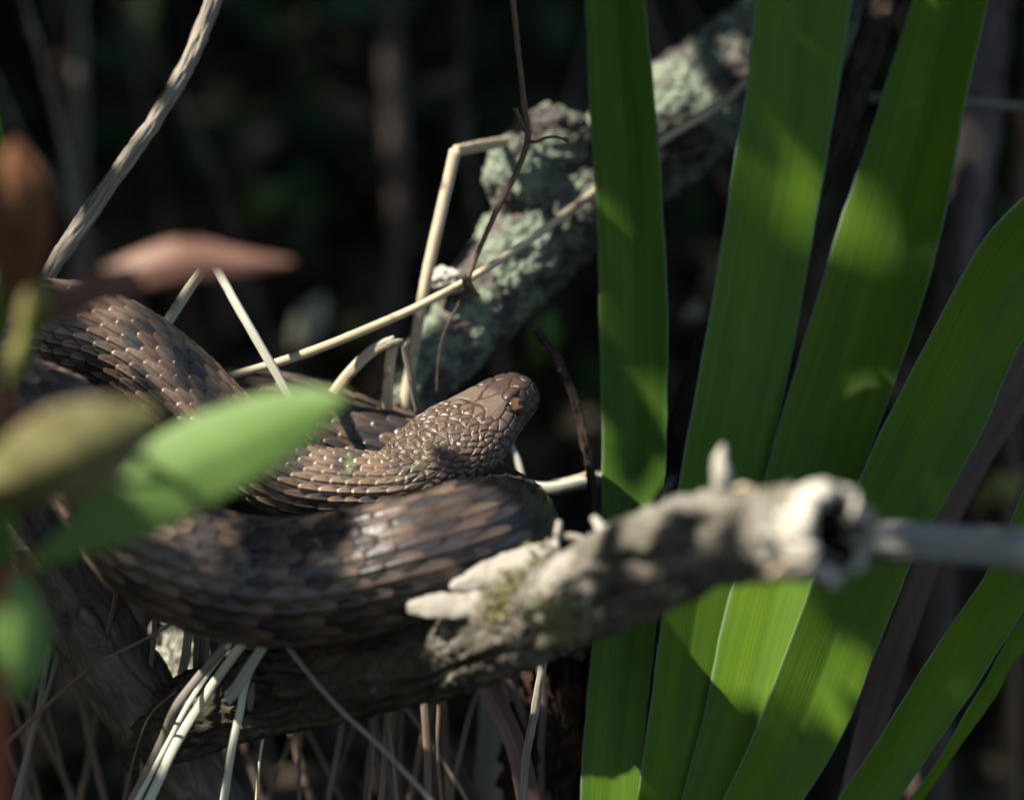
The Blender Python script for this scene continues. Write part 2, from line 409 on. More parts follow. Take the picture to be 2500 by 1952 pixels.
# ------------------------------------------------------------------ the snake
def build_snake():
    root = thing('snake', 'brown and charcoal keeled-scale water snake coiled on the log, amber eye', 'snake')
    # head axis in camera directions
    f = cvec(0.70, 0.56, -0.42); l = cvec(0.68, -0.30, 0.74); l = l - f * (l @ f); l /= np.linalg.norm(l)
    d = np.cross(l, f)
    snout = P(1292, 938, 0.016)
    hb = lambda mm: snout - f * mm * 1e-3
    U1 = cvec(0.0, 0.8, 0.6)
    # point, radius (m), back direction
    cp = [(hb(0), .0095, d), (hb(10), .0095, d), (hb(20), .0095, d), (hb(30), .0095, d), (hb(39), .0095, d * .8 + U1 * .2),
          (P(955, 1190, -0.006), .0096, U1), (P(860, 1195, -0.006), .0101, U1), (P(740, 1180, -0.006), .0106, U1),
          (P(640, 1125, -0.004), .0110, U1), (P(540, 1050, 0.0), .0113, cvec(.25, .7, .7)), (P(430, 945, 0.004), .0117, cvec(.35, .6, .7)),
          (P(310, 855, 0.006), .0119, cvec(.3, .65, .7)), (P(195, 805, 0.006), .0121, cvec(.1, .7, .7)), (P(70, 800, 0.004), .0124, cvec(-.1, .75, .65)),
          (P(-90, 850, -0.006), .0128, cvec(-.4, .7, .5)), (P(-150, 930, -0.024), .0131, cvec(-.6, .6, .6)), (P(-85, 975, -0.034), .0134, cvec(-.5, .6, .7)),
          (P(60, 1005, -0.037), .0137, cvec(-.3, .6, .8)), (P(180, 1075, -0.040), .0142, cvec(-.3, .55, .8)),
          (P(270, 1190, -0.042), .0150, cvec(-.2, .5, .8)), (P(370, 1320, -0.042), .0158, cvec(0, .62, .78)), (P(520, 1400, -0.042), .0163, cvec(0.05, .68, .7)),
          (P(700, 1425, -0.042), .0166, cvec(0, .7, .7)), (P(880, 1400, -0.042), .0166, cvec(0, .7, .7)), (P(1050, 1352, -0.042), .0163, cvec(0, .7, .7)),
          (P(1165, 1318, -0.034), .0158, cvec(0.1, .7, .7)), (P(1222, 1298, -0.008), .0153, cvec(.1, .9, .4)), (P(1170, 1255, 0.022), .0149, cvec(0, .95, .3)),
          (P(1030, 1160, 0.038), .0145, cvec(0, .9, .5)), (P(850, 1090, 0.040), .0141, cvec(0, .8, .6)), (P(680, 1032, 0.038), .0136, cvec(0, .8, .6)),
          (P(520, 1025, 0.036), .0130, cvec(0, .8, .6)), (P(380, 1080, 0.034), .0120, cvec(0, .8, .6)), (P(260, 1160, 0.030), .0105, cvec(0, .8, .6)), (P(150, 1260, 0.024), .0085, cvec(0, .8, .6))]
    pts = np.array([c[0] for c in cp]); rad = np.array([c[1] for c in cp]); dor = np.array([c[2] for c in cp])
    c0, s0, k0 = spline(pts, n=4000)
    # even out the bends
    for _ in range(60):
        c1 = c0.copy(); c1[1:-1] = (c0[:-2] + 2 * c0[1:-1] + c0[2:]) / 4
        keep = (s0 < 0.036)[:, None]; c0 = np.where(keep, c0, c1)
    s0 = np.concatenate([[0], np.cumsum(np.linalg.norm(np.diff(c0, axis=0), axis=1))])
    total = s0[-1]
    HEAD = 0.060
    sA = np.concatenate([[0, .00008, .0002, .0004, .0006, .0008], np.arange(.001, HEAD, .00019)])
    s = np.concatenate([sA, np.arange(HEAD, total, .00034)])
    C = np.column_stack([np.interp(s, s0, c0[:, k]) for k in range(3)])
    K = np.interp(s, s0, k0)
    r = cr(np.column_stack([np.arange(len(rad)), rad]), K)
    D = np.column_stack([np.interp(K, np.arange(len(dor)), dor[:, k]) for k in range(3)])
    ker = np.exp(-np.linspace(-2, 2, 81) ** 2); ker /= ker.sum()
    Ds = np.column_stack([np.convolve(np.pad(D[:, k], 40, mode='edge'), ker, mode='valid') for k in range(3)])
    T = np.gradient(C, s, axis=0); T /= np.linalg.norm(T, axis=1)[:, None]
    T[s < .03] = -f
    Ds -= T * (Ds * T).sum(1)[:, None]; Ds /= np.linalg.norm(Ds, axis=1)[:, None]
    Lr = np.cross(-T, Ds)                                     # the snake's right
    u = s * 1000                                              # mm from the snout
    headtab = [(0, .3, .3, .3), (.3, 3.0, 2.5, 2.2), (1, 4.9, 3.9, 3.4), (2, 6.2, 4.8, 4.2), (4, 7.5, 5.7, 5.1), (7, 8.7, 6.4, 5.8), (10, 9.5, 6.8, 6.1), (14, 11.0, 7.3, 6.4),
               (19, 13.2, 7.9, 6.9), (25, 15.2, 8.5, 7.6), (31, 15.9, 9.0, 8.2), (37, 15.0, 9.2, 8.6), (44, 12.8, 9.3, 9.0), (52, 10.6, 9.6, 9.4), (60, 9.8, 9.7, 9.6)]
    ht = cr(headtab, np.minimum(u, 60)) * 1e-3
    bl = sstep(52, 60, u)
    w = ht[:, 0] * (1 - bl) + r * 1.02 * bl; top = ht[:, 1] * (1 - bl) + r * bl; bot = ht[:, 2] * (1 - bl) + r * .92 * bl
    NT = 320
    th = np.linspace(-np.pi, np.pi, NT, endpoint=False)       # 0 = back, + = right side, +-pi = belly
    st, ct = np.sin(th), np.cos(th)
    pe = 0.92
    sx = np.sign(st) * np.abs(st) ** pe; cy = np.sign(ct) * np.abs(ct) ** pe
    H = np.where(ct[None] > 0, top[:, None], bot[:, None])
    # brow ridge and flat crown on the head
    crown = np.exp(-((u - 11) / 6) ** 2)[:, None] * (0.7e-3 * np.exp(-((np.abs(th) - 0.62) / 0.20) ** 2))[None] \
        - np.exp(-((u - 15) / 9) ** 2)[:, None] * (0.7e-3 * np.exp(-(th / 0.45) ** 2))[None] \
        - np.exp(-((u - 6.0) / 3) ** 2)[:, None] * (0.6e-3 * np.exp(-((np.abs(th) - 1.25) / 0.25) ** 2))[None]
    R = Lr[:, None] * (w[:, None] * sx[None])[..., None] + Ds[:, None] * (H * cy[None])[..., None]
    pos = C[:, None] + R
    # outward normal of the smooth body
    dt = np.roll(pos, -1, 1) - np.roll(pos, 1, 1)
    ds = np.gradient(pos, axis=0)
    Nn = np.cross(dt, ds); Nn /= np.linalg.norm(Nn, axis=2)[..., None] + 1e-15
    sign = np.sign((Nn * R).sum(2).mean()); Nn *= sign
    Uu = np.repeat(u[:, None], NT, 1); Th = np.repeat(th[None], len(s), 0)
    arc = np.zeros_like(Th)
    per = np.concatenate([np.zeros((len(s), 1)), np.cumsum(np.linalg.norm(np.diff(pos, axis=1), axis=2), 1)], 1)
    mid = per[:, NT // 2][:, None]; arc = (per - mid) * 1000   # mm round the body from the back
    # ---------- body scales: overlapping keeled scales in rows
    rows = 18; half = 2.18                                     # rows spread over +-125 degrees
    Lsc = np.interp(u, [30, 45, 70, 110, 160, 240, 420, 700], [2.8, 3.5, 4.8, 6.2, 7.1, 7.5, 8.2, 8.2])
    phi = np.concatenate([[0], np.cumsum(np.diff(u) / ((Lsc[1:] + Lsc[:-1]) / 2))])
    W = (2 * half * (w + (top + bot) / 2) / 2 / rows * 1000)[:, None]     # mm
    L = Lsc[:, None]
    jr = Th / (2 * half / rows)                                # row coordinate, 0 on the back
    ph = np.repeat(phi[:, None], NT, 1)
    jit = lambda a, b, q: (np.sin(a * 127.1 + b * 311.7 + q) * 43758.5453) % 1.0
    best = np.full(Th.shape, -9.0); bid = np.zeros(Th.shape); edge = np.zeros(Th.shape); tipd = np.zeros(Th.shape); lat = np.zeros(Th.shape); lon = np.zeros(Th.shape)
    bi = np.zeros(Th.shape); bj = np.zeros(Th.shape)
    jc = np.round(jr)
    for dj in (-1, 0, 1):
        j = jc + dj
        off = 0.5 * (np.abs(j) % 2)
        ic = np.floor(ph - off)
        for di in (-1, 0, 1):
            i = ic + di
            a = (ph - off - i)                                 # 0 at the scale's root, grows tailward
            b = jr - j + 0.10 * (jit(i, j, 1.0) - .5)
            ln = 1.32 + 0.06 * (jit(i, j, 5.) - .5)
            x = a / ln
            hwid = 0.80 * np.sqrt(np.clip(1 - np.clip((x - .28) / .72, 0, 1) ** 1.75, 0, 1)) * sstep(-.35, .25, x)
            inside = (x > -.2) & (x < 1) & (np.abs(b) < hwid)
            q = np.clip(np.abs(b) / (hwid + 1e-6), 0, 1)
            rimt = np.clip((1 - x) / .10, 0, 1); 
            h = 0.10 + 0.50 * x + 0.16 * (1 - q * q) + 0.30 * np.exp(-(b / .10) ** 2) * sstep(.05, .35, x) * sstep(1.0, .85, x)
            h = h * (0.45 + 0.55 * np.clip(rimt * 1.5, 0, 1) ** .5) * (0.55 + 0.45 * np.clip((1 - q) / .16, 0, 1) ** .6)
            h = np.where(inside, h, -9)
            up = h > best
            best = np.where(up, h, best)
            edge = np.where(up, np.minimum((1 - q) * hwid * W, (1 - x) * L * ln), edge)
            lat = np.where(up, b, lat); lon = np.where(up, x, lon); bi = np.where(up, i, bi); bj = np.where(up, j, bj)
    best = np.where(best < -5, 0.0, best)
    hb_ = best * 1.30                                          # mm
    # belly plates
    x = (ph * 0.9) % 1.0
    hv = 0.05 + 0.35 * x * sstep(1.0, .93, x)
    ven = sstep(half - .02, half + .06, np.abs(Th))
    hbody = hb_ * (1 - ven) + hv * ven
    # ---------- head plates: a weighted cell pattern
    seeds = []
    def pl(uu, tdeg, su, sv, kind=0):
        for sg in ((-1, 1) if tdeg else (1,)): seeds.append((uu, sg * math.radians(tdeg), su, sv, kind))
    pl(.3, 170, 1.2, 1.5); pl(2.4, 24, 1.5, 1.3); pl(5.4, 25, 1.8, 1.7); pl(10.8, 0, 3.6, 1.55); pl(10.2, 33, 2.7, 1.2)
    pl(17.6, 26, 4.3, 2.6); pl(21.5, 20, 2.6, 1.9)
    pl(2.2, 68, 1.4, 1.3); pl(5.0, 66, 1.3, 1.3); pl(7.6, 58, 1.1, 1.6); pl(11.2, 62, 1.9, 2.0); pl(14.6, 54, 1.0, 1.2); pl(14.4, 74, 1.0, 1.2)
    pl(16.2, 60, 2.1, 1.4); pl(16.4, 78, 1.9, 1.5); pl(20.2, 62, 1.7, 1.4); pl(20.5, 76, 1.6, 1.4)
    for k, uu in enumerate((1.2, 3.6, 6.1, 8.7, 11.6, 15.0, 18.8, 22.4)): pl(uu, 99 - .25 * k, 1.5 + .1 * k, 1.7)
    for k, uu in enumerate((1.6, 4.2, 7, 10, 13.4, 17, 20.6, 24)): pl(uu, 124, 1.6 + .1 * k, 1.7)
    for k in range(6): pl(3 + 4 * k, 152, 2.2, 2.2)
    rr = np.random.default_rng(11)
    uu = 23.4; row = 0
    while uu < 66:
        W0 = cr(headtab, np.array([min(uu, 60.)]))[0]; Rm = (W0[0] + W0[1]) / 2
        sp = 2.75 * (1 + max(0, uu - 30) / 200)
        nA = int(2 * math.pi * Rm / sp)
        for k in range(nA):
            t = -math.pi + 2 * math.pi * (k + .5 * (row % 2) + .16 * rr.normal()) / nA
            lim = 23.2 if abs(t) < .75 else 22.6
            if abs(t) > 1.6 and uu < 25: continue
            seeds.append((uu + .26 * rr.normal(), t, 1.95, 1.05, 1))
        uu += sp * .80; row += 1
    seeds = np.array(seeds)
    hm = u < 62
    nh = hm.sum()
    Uh = Uu[:nh].ravel(); Ah = Th[:nh].ravel()
    Rl = ((w + top) / 2 * 1000)[:nh]; Rl = np.repeat(Rl[:, None], NT, 1).ravel()
    d1 = np.full(len(Uh), 9.); d2 = np.full(len(Uh), 9.); id1 = np.zeros(len(Uh), int)
    e1 = np.zeros(len(Uh)); 
    # warp so plate edges are not ruled lines
    wz = np.column_stack([Uh * .35, Ah * 3, 0 * Uh]); Uw = Uh + .35 * perlin(wz); Aw = Ah + .03 * perlin(wz + 40)
    order = np.argsort(seeds[:, 0])
    for k in order:
        us, ts, su, sv, kd = seeds[k]
        ms = np.abs(Uh - us) < 9
        if not ms.any(): continue
        ix = np.nonzero(ms)[0]
        da = (Aw[ix] - ts + np.pi) % (2 * np.pi) - np.pi
        x_, y_ = (Uw[ix] - us) / su, da * Rl[ix] / sv
        dd = (np.abs(x_) ** 2.6 + np.abs(y_) ** 2.6) ** (1 / 2.6) if kd == 0 else np.sqrt(x_ ** 2 + y_ ** 2)
        b1 = dd < d1[ix]
        d2[ix] = np.where(b1, d1[ix], np.minimum(d2[ix], dd)); 
        d1[ix] = np.where(b1, dd, d1[ix]); id1[ix] = np.where(b1, k, id1[ix])
    kind = seeds[id1, 4]; size = np.minimum(seeds[id1, 2], seeds[id1, 3])
    gap = (d2 - d1) * size * .6                                # about mm to the nearest groove
    dome = np.clip(1 - d1 ** 2, 0, 1)
    xk = (Uw - seeds[id1, 0]) / seeds[id1, 2]; yk = ((Aw - seeds[id1, 1] + np.pi) % (2 * np.pi) - np.pi) * Rl / seeds[id1, 3]
    groove = np.exp(-(gap / .27) ** 2)
    hh = np.where(kind == 0, .30 * (1 - np.exp(-(gap / .30) ** 2)) + .08 * dome,
                  .40 * (1 - np.exp(-(gap / .20) ** 2)) + .06 * dome + .26 * xk * np.clip(gap / .3, 0, 1) + .16 * np.exp(-(yk / .18) ** 2) * sstep(30, 40, Uh) * np.clip(gap / .3, 0, 1))
    # small hide wrinkle
    hhead = hh.reshape(nh, NT); gh = groove.reshape(nh, NT); idh = id1.reshape(nh, NT); kindh = kind.reshape(nh, NT)
    mixh = np.zeros((len(s), 1)); mixh[:nh, 0] = 1 - sstep(46, 60, u[:nh] )
    mixh = mixh * np.ones((1, NT))
    mixh[:nh] *= 1.0
    hfull = hbody.copy(); hfull[:nh] = hhead * mixh[:nh] + hbody[:nh] * (1 - mixh[:nh])
    fade = sstep(0, 1.2, u)[:, None]
    # mouth line and nostril, eye socket
    mouth = np.exp(-((np.abs(Th) - math.radians(111.5 )) * (w * 1000)[:, None] / .28) ** 2) * sstep(.5, 3, Uu) * sstep(27, 23, Uu)
    nost = np.exp(-(((Uu - 2.0) / .55) ** 2 + ((np.abs(Th) - math.radians(62)) * 4.6 / .55) ** 2))
    sock = np.exp(-(((Uu - 11.2) / 2.9) ** 4 + ((np.abs(Th) - math.radians(61)) * 9.0 / 2.8) ** 4))
    disp = hfull * fade - .55 * mouth - .9 * nost - .9 * sock + crown * 1000
    disp += .05 * fbm(pos.reshape(-1, 3) * 900, 2).reshape(Th.shape)
    V = pos + Nn * (disp * 1e-3)[..., None]
    # ---------- colours of the hide
    n1 = perlin(np.column_stack([Uu.ravel() / 16, Th.ravel() * 1.4, 0 * Th.ravel() + 3])).reshape(Th.shape)
    rnd = jit(bi, bj, 9.0); rnd2 = jit(bi, bj, 23.0)
    # dark blotches: saddles across the back, bars down the sides, decided scale by scale
    us_ = np.interp((bi + .5 + .5 * (np.abs(bj) % 2)), phi, u); ts_ = bj * (2 * half / rows)
    ph_s = us_ / 17.0 + .25 * np.sin(us_ / 31.)
    saddle = np.cos(2 * np.pi * ph_s) - 1.6 * (np.abs(ts_) / 1.0) ** 2 + .35
    bars = np.cos(2 * np.pi * (ph_s + .5)) - 1.2 * ((np.abs(ts_) - 1.45) / .6) ** 2 + .1
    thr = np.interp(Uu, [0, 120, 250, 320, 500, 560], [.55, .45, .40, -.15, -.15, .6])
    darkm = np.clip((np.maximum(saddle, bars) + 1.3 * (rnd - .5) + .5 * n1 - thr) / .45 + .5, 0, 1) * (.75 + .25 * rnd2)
    tan = np.array([.215, .155, .110]); brown = np.array([.150, .086, .046]); dark = np.array([.044, .039, .037]); rim = np.array([.21, .085, .032]); skin = np.array([.03, .02, .014])
    cb = tan[None, None] * (1 - .55 * rnd2[..., None]) + brown[None, None] * (.55 * rnd2[..., None])
    cb = cb * (.82 + .36 * rnd[..., None])
    cb = cb * (1 - darkm[..., None]) + (dark[None, None] * (.7 + .9 * rnd2[..., None])) * darkm[..., None]
    cb = cb * (.62 + .55 * sstep(.15, .75, lon))[..., None] * (1 + .22 * perlin(np.column_stack([(lat * 9 + bj * 3.1).ravel(), (Uu * .5).ravel(), (bi * 1.7).ravel()])).reshape(Th.shape))[..., None]
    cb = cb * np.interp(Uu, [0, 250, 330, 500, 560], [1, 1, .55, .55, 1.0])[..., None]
    rimw = np.exp(-(edge / .30) ** 2)[..., None] * sstep(.45, .8, lon)[..., None]
    cb = cb * (1 - .75 * rimw) + rim * .75 * rimw * (1 - .45 * darkm[..., None])
    side = (np.exp(-(edge / .26) ** 2) * sstep(.85, .45, lon))[..., None]
    cb = cb * (1 - .9 * side) + skin * .9 * side
    keel = (np.exp(-(lat / .05) ** 2) * sstep(.1, .4, lon))[..., None]
    cb = cb * (1 - .40 * keel)
    belly = np.array([.34, .26, .17])[None, None] * (1 - .5 * (np.exp(-((x - .08) / .07) ** 2))[..., None]) * (.75 + .5 * sstep(-.2, .3, n1)[..., None])
    cb = cb * (1 - ven[..., None]) + belly * ven[..., None]
    hr = np.random.default_rng(5).random((len(seeds), 3))
    hc = np.array([.118, .084, .057])[None, None] * (.78 + .42 * hr[idh][..., 0:1])
    hc = hc * (1 - .4 * kindh[..., None] * hr[idh][..., 1:2]) + brown * .4 * kindh[..., None] * hr[idh][..., 1:2]
    Uq = Uu[:nh]; Tq = Th[:nh]
    kl = (np.exp(-(yk / .13) ** 2) * kind).reshape(nh, NT)[..., None]
    hc = hc * (1 - .35 * kl)
    snt = (sstep(14.5, 10.0, Uq) * .9 + sstep(.95, 1.3, np.abs(Tq)) * sstep(16, 9, Uq) * .3)[..., None]; snt = np.clip(snt, 0, .85)
    hc = hc * (1 - snt) + np.array([.034, .019, .012]) * snt
    speck = fbm(np.column_stack([Uq.ravel() * 1.6, Tq.ravel() * 14, 0 * Uq.ravel()]), 3).reshape(Uq.shape)
    mott = (sstep(.22, .5, speck) * (.35 + .65 * sstep(1.55, 1.8, np.abs(Tq))))[..., None]
    hc = hc * (1 - .8 * mott) + np.array([.022, .017, .013]) * .8 * mott
    hc = hc * (1 - .95 * gh[..., None]) + np.array([.036, .016, .008]) * .95 * gh[..., None]
    mm = mixh[:nh][..., None]
    cb[:nh] = hc * mm + cb[:nh] * (1 - mm)
    cb = cb * (1 - .9 * nost[..., None]) * (1 - .75 * sock[..., None]) * (1 - .8 * np.clip(mouth, 0, 1)[..., None])
    # a smear of dried green algae on the neck
    alg = sstep(.15, .5, fbm(pos.reshape(-1, 3) * 140, 3).reshape(Th.shape)) * np.exp(-((Uu - 58) / 13) ** 2) * np.exp(-((Th - .25) / .55) ** 2)
    cb = cb * (1 - .75 * alg[..., None]) + np.array([.22, .25, .10]) * .75 * alg[..., None]
    n = len(s)
    i = np.arange(n - 1)[:, None] * NT; j = np.arange(NT)[None]; j2 = (j + 1) % NT
    Q = np.stack([i + j, i + j2, i + NT + j2, i + NT + j], -1).reshape(-1, 4)
    Vf = np.vstack([V.reshape(-1, 3), C[-1] + T[-1] * .002, V[0].mean(0)])
    a, b = n * NT, n * NT + 1; jj = np.arange(NT)
    tri = np.vstack([np.column_stack([np.full(NT, a), (n - 1) * NT + jj, (n - 1) * NT + (jj + 1) % NT]), np.column_stack([np.full(NT, b), (jj + 1) % NT, jj])])
    gls = np.concatenate([np.repeat(1 - sstep(40, 70, u), NT), [0, 1]])
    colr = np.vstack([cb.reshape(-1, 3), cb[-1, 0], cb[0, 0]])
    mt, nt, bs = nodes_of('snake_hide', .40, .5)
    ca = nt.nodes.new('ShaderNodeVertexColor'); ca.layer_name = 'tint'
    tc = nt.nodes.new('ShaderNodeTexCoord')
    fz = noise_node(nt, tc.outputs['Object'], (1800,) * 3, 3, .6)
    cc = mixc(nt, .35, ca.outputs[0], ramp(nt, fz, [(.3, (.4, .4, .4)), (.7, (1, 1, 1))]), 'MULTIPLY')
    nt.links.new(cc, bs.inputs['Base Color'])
    nt.links.new(ramp(nt, fz, [(.3, (.27,) * 3), (.75, (.50,) * 3)]), bs.inputs['Roughness'])
    ga = attr(nt, 'dull').outputs['Fac']
    rr_ = ramp(nt, fz, [(.3, (.27,) * 3), (.75, (.50,) * 3)])
    nt.links.new(vmath(nt, 'ADD', rr_, vmath(nt, 'MULTIPLY', ga, .08)), bs.inputs['Roughness'])
    body = mesh_obj('body', Vf, [Q, tri], mt, root, colors=colr, attrs={'dull': gls})
    # ---------- eyes
    me, nt, be = nodes_of('eye_amber', .06, .6)
    at = attr(nt, 'suv'); sep = nt.nodes.new('ShaderNodeSeparateXYZ'); nt.links.new(at.outputs['Vector'], sep.inputs[0])
    nz = noise_node(nt, at.outputs['Vector'], (3, 30, 30), 4, .6)
    ce = ramp(nt, sep.outputs[0], [(0.0, (.17, .062, .018)), (.34, (.14, .055, .018)), (.46, (.09, .055, .032)), (.58, (.045, .03, .02)), (1.0, (.015, .01, .008))])
    ce = mixc(nt, .5, ce, ramp(nt, nz, [(.3, (.5, .45, .4)), (.7, (1.2, 1.1, 1.0))]), 'MULTIPLY')
    nt.links.new(ce, be.inputs['Base Color']); be.inputs['Coat Weight'].default_value = .8; be.inputs['Coat Roughness'].default_value = .03
    mp_, nt2, bp = nodes_of('eye_pupil', .05, .6); bp.inputs['Base Color'].default_value = (.006, .009, .014, 1)
    bp.inputs['Coat Weight'].default_value = 1.0; bp.inputs['Coat Roughness'].default_value = .03
    iu = int(np.argmin(np.abs(u - 11.2)))
    for sg in (1, -1):
        jt = int(np.argmin(np.abs(th - sg * math.radians(61))))
        nrm = Nn[iu, jt]; ctr = pos[iu, jt] - nrm * (1.75e-3 if sg > 0 else 2.3e-3)
        R0 = 3.2e-3
        look = nrm + f * .25 - cF * (.30 if sg > 0 else 0); look /= np.linalg.norm(look)
        ax = np.cross(look, [0, 0, 1.]); ax /= np.linalg.norm(ax); ay = np.cross(look, ax)
        nu, nv = 40, 48
        pa = np.linspace(0, np.pi * .62, nu); az = np.linspace(0, 2 * np.pi, nv, endpoint=False)
        S = np.sin(pa)[:, None, None] * (np.cos(az)[None, :, None] * ax + np.sin(az)[None, :, None] * ay) + np.cos(pa)[:, None, None] * look
        bul = R0 * (1 + .05 * np.exp(-(pa / .5) ** 2))
        Ve = (ctr + S * bul[:, None, None]).reshape(-1, 3)
        i = np.arange(nu - 1)[:, None] * nv; j = np.arange(nv)[None]
        Qe = np.stack([i + j, i + (j + 1) % nv, i + nv + (j + 1) % nv, i + nv + j], -1).reshape(-1, 4)
        suv = np.column_stack([np.repeat(pa / (np.pi / 2), nv), np.tile(np.cos(az), nu), np.tile(np.sin(az), nu)])
        eye = mesh_obj('eye', Ve, Qe, me, root, attrs={'suv': suv})
        pp = np.linspace(0, .30, 8)
        S = np.sin(pp)[:, None, None] * (np.cos(az)[None, :, None] * ax + np.sin(az)[None, :, None] * ay) + np.cos(pp)[:, None, None] * look
        Vp = (ctr + S * (R0 * (1 + .05 * np.exp(-(pp / .5) ** 2)) + 5e-5)[:, None, None]).reshape(-1, 3)
        i = np.arange(7)[:, None] * nv
        mesh_obj('pupil', Vp, np.stack([i + j, i + (j + 1) % nv, i + nv + (j + 1) % nv, i + nv + j], -1).reshape(-1, 4), mp_, eye)
    return root
snake = build_snake()

# ------------------------------------------------------------------ the fallen log with its hollow broken end
def bark_disp(amp, crack, fs=(30, 70), seed=0):
    def g(suv, th, s, pos):
        a = np.column_stack([suv[:, 0] * fs[0] + seed, suv[:, 1] * fs[1], suv[:, 2] * fs[1]])
        h = amp * (.6 * fbm(a, 4) + .5 * fbm(a * 4.1, 3))
        c = np.abs(fbm(np.column_stack([suv[:, 0] * fs[0] * .55 + 9 + seed, suv[:, 1] * fs[1] * .9, suv[:, 2] * fs[1] * .9]), 3))
        m = sstep(-.1, .35, perlin(a * .6 + 31))
        return h - crack * np.exp(-(c / .045) ** 2) * m
    return g
def build_log():
    global DK
    DK = .80                                # the log's depths are given a little too steep
    root = thing('log', 'thick grey weathered log with a hollow broken end, under the snake', 'log')
    pts = PL([(330, 1800, .02), (470, 1745, .008), (620, 1695, -.006), (850, 1655, -.024), (1100, 1592, -.055), (1300, 1512, -.088), (1500, 1412, -.122), (1700, 1336, -.160), (1880, 1308, -.188), (2040, 1300, -.214)])
    rad = [.0115, .012, .0120, .0112, .0112, .0120, .0128, .0120, .0112, .0108]
    bd = bark_disp(.0020, .0048)
    c, s, k = spline(pts, n=420); tot = s[-1]
    seg = 150
    def disp(suv, th, s_, pos):
        flare = .0006 * np.exp(-((s_ - tot) / .010) ** 2)
        knob = .0012 * np.exp(-((s_ - tot * .80) / .012) ** 2) * np.clip(np.cos(th - .3), 0, 1) ** 2
        fr = s_ / tot
        tc_ = 1.95 + .35 * perlin(np.column_stack([s_ * 28, 0 * s_, 0 * s_]))
        fis = -.0055 * np.exp(-((th - tc_) / .07) ** 2) * sstep(.30, .42, fr) * sstep(.90, .78, fr)
        fis += -.0035 * np.exp(-((th - tc_ - .5) / .05) ** 2) * sstep(.12, .2, fr) * sstep(.62, .5, fr)
        return bd(suv, th, s_, pos) * (1 + .35 * sstep(.45, .7, fr)) + flare + knob + fis + .0007 * fbm(pos * 420, 3)
    V, F, suv = tube_data(pts, rad, seg=seg, n=420, disp=disp, ends=(True, False), up=np.array([0, 0, 1.]))
    # ragged rim: push the last rings forward or back
    T = (pts[-1] - pts[-2]) / np.linalg.norm(pts[-1] - pts[-2])
    th = np.linspace(0, 2 * np.pi, seg, endpoint=False)
    rag = .0050 * fbm(np.column_stack([np.cos(th) * 1.6, np.sin(th) * 1.6, 0 * th + 2]), 4) 
    last = 26
    def notch(a0, wd, dep): return -dep * np.exp(-(((th - a0 + np.pi) % (2 * np.pi) - np.pi) / wd) ** 2)
    NOT = notch(3.25, .26, .013) + notch(2.2, .12, .005)
    for q in range(last):
        i = 419 - q; wgt = (1 - q / last) ** 1.5
        V[i * seg:(i + 1) * seg] += T * ((rag + NOT) * wgt)[:, None]
    mesh_obj('bark', V[:420 * seg + 1], F, M['log_bark'], root, attrs={'suv': suv[:420 * seg + 1]})
    # broken wall of pale wood, and the hollow behind it
    rim = V[419 * seg:420 * seg]; ctr = rim.mean(0)
    ax_ = [V[i * seg:(i + 1) * seg].mean(0) for i in (402, 406, 411, 416)]
    rings = []
    for q_, i in enumerate((402, 406, 411, 416)):
        rg = V[i * seg:(i + 1) * seg]; rings.append(ax_[q_] + (rg - ax_[q_]) * ((.96, 1.03, 1.05, 1.05)[q_] + .03 * fbm(np.column_stack([np.cos(th) * 4, np.sin(th) * 4, 0 * th + q_]), 3))[:, None]
                                               + T * (.004 * perlin(np.column_stack([np.cos(th) * 3, np.sin(th) * 3, 0 * th + 7])) * (q_ < 2))[:, None])
    rings.append(ctr + (rim - ctr) * 1.03 + T * .0004)
    off = cR * .0008
    dth = lambda a0, wd: np.exp(-(((th - a0 + np.pi) % (2 * np.pi) - np.pi) / wd) ** 2)
    fin = .76 - .12 * dth(1.5, .6) - .12 * dth(.05, .22) - .05 * dth(.9, .2) + .10 * dth(4.6, .7) + .16 * dth(3.25, .3) - .05 * dth(2.5, .25)
    fin = np.clip(fin + .05 * fbm(np.column_stack([np.cos(th) * 4, np.sin(th) * 4, 0 * th]), 3), .35, .96)
    for q, (wq, dz) in enumerate([(.14, .0012), (.42, .0010), (.75, .0002), (.95, -.0012), (1.0, -.0028)]):
        rg = ctr + off * min(1, q * .4) + (rim - ctr) * (1 - (1 - fin) * wq)[:, None] + T * dz
        rg += T * (.0016 * fbm(np.column_stack([np.cos(th) * 5, np.sin(th) * 5, 0 * th + q * .6]), 3))[:, None]
        rings.append(rg)
    RV = np.vstack(rings); n = len(rings)
    i = np.arange(n - 1)[:, None] * seg; j = np.arange(seg)[None]
    Q = np.stack([i + j, i + (j + 1) % seg, i + seg + (j + 1) % seg, i + seg + j], -1).reshape(-1, 4)
    rs = np.column_stack([np.repeat(np.arange(n) * .002, seg), np.tile(np.cos(th) * .012, n), np.tile(np.sin(th) * .012, n)])
    mesh_obj('broken_rim', RV, Q, M['pale_wood'], root, attrs={'suv': rs})
    rings2 = [rings[-1]]
    for f, dz in [(.99, -.012), (.90, -.024), (.70, -.034), (.3, -.042), (.01, -.044)]:
        rings2.append(ctr + off + (rings[-1] - ctr - off - T * (-.0028)) * f + T * dz)
    RV = np.vstack(rings2); n = len(rings2)
    i = np.arange(n - 1)[:, None] * seg
    Q = np.stack([i + j, i + (j + 1) % seg, i + seg + (j + 1) % seg, i + seg + j], -1).reshape(-1, 4)
    rs = np.column_stack([np.repeat(np.arange(n) * .01, seg), np.tile(np.cos(th) * .01, n), np.tile(np.sin(th) * .01, n)])
    mesh_obj('hollow', RV, Q, M['rot'], root, attrs={'suv': rs})
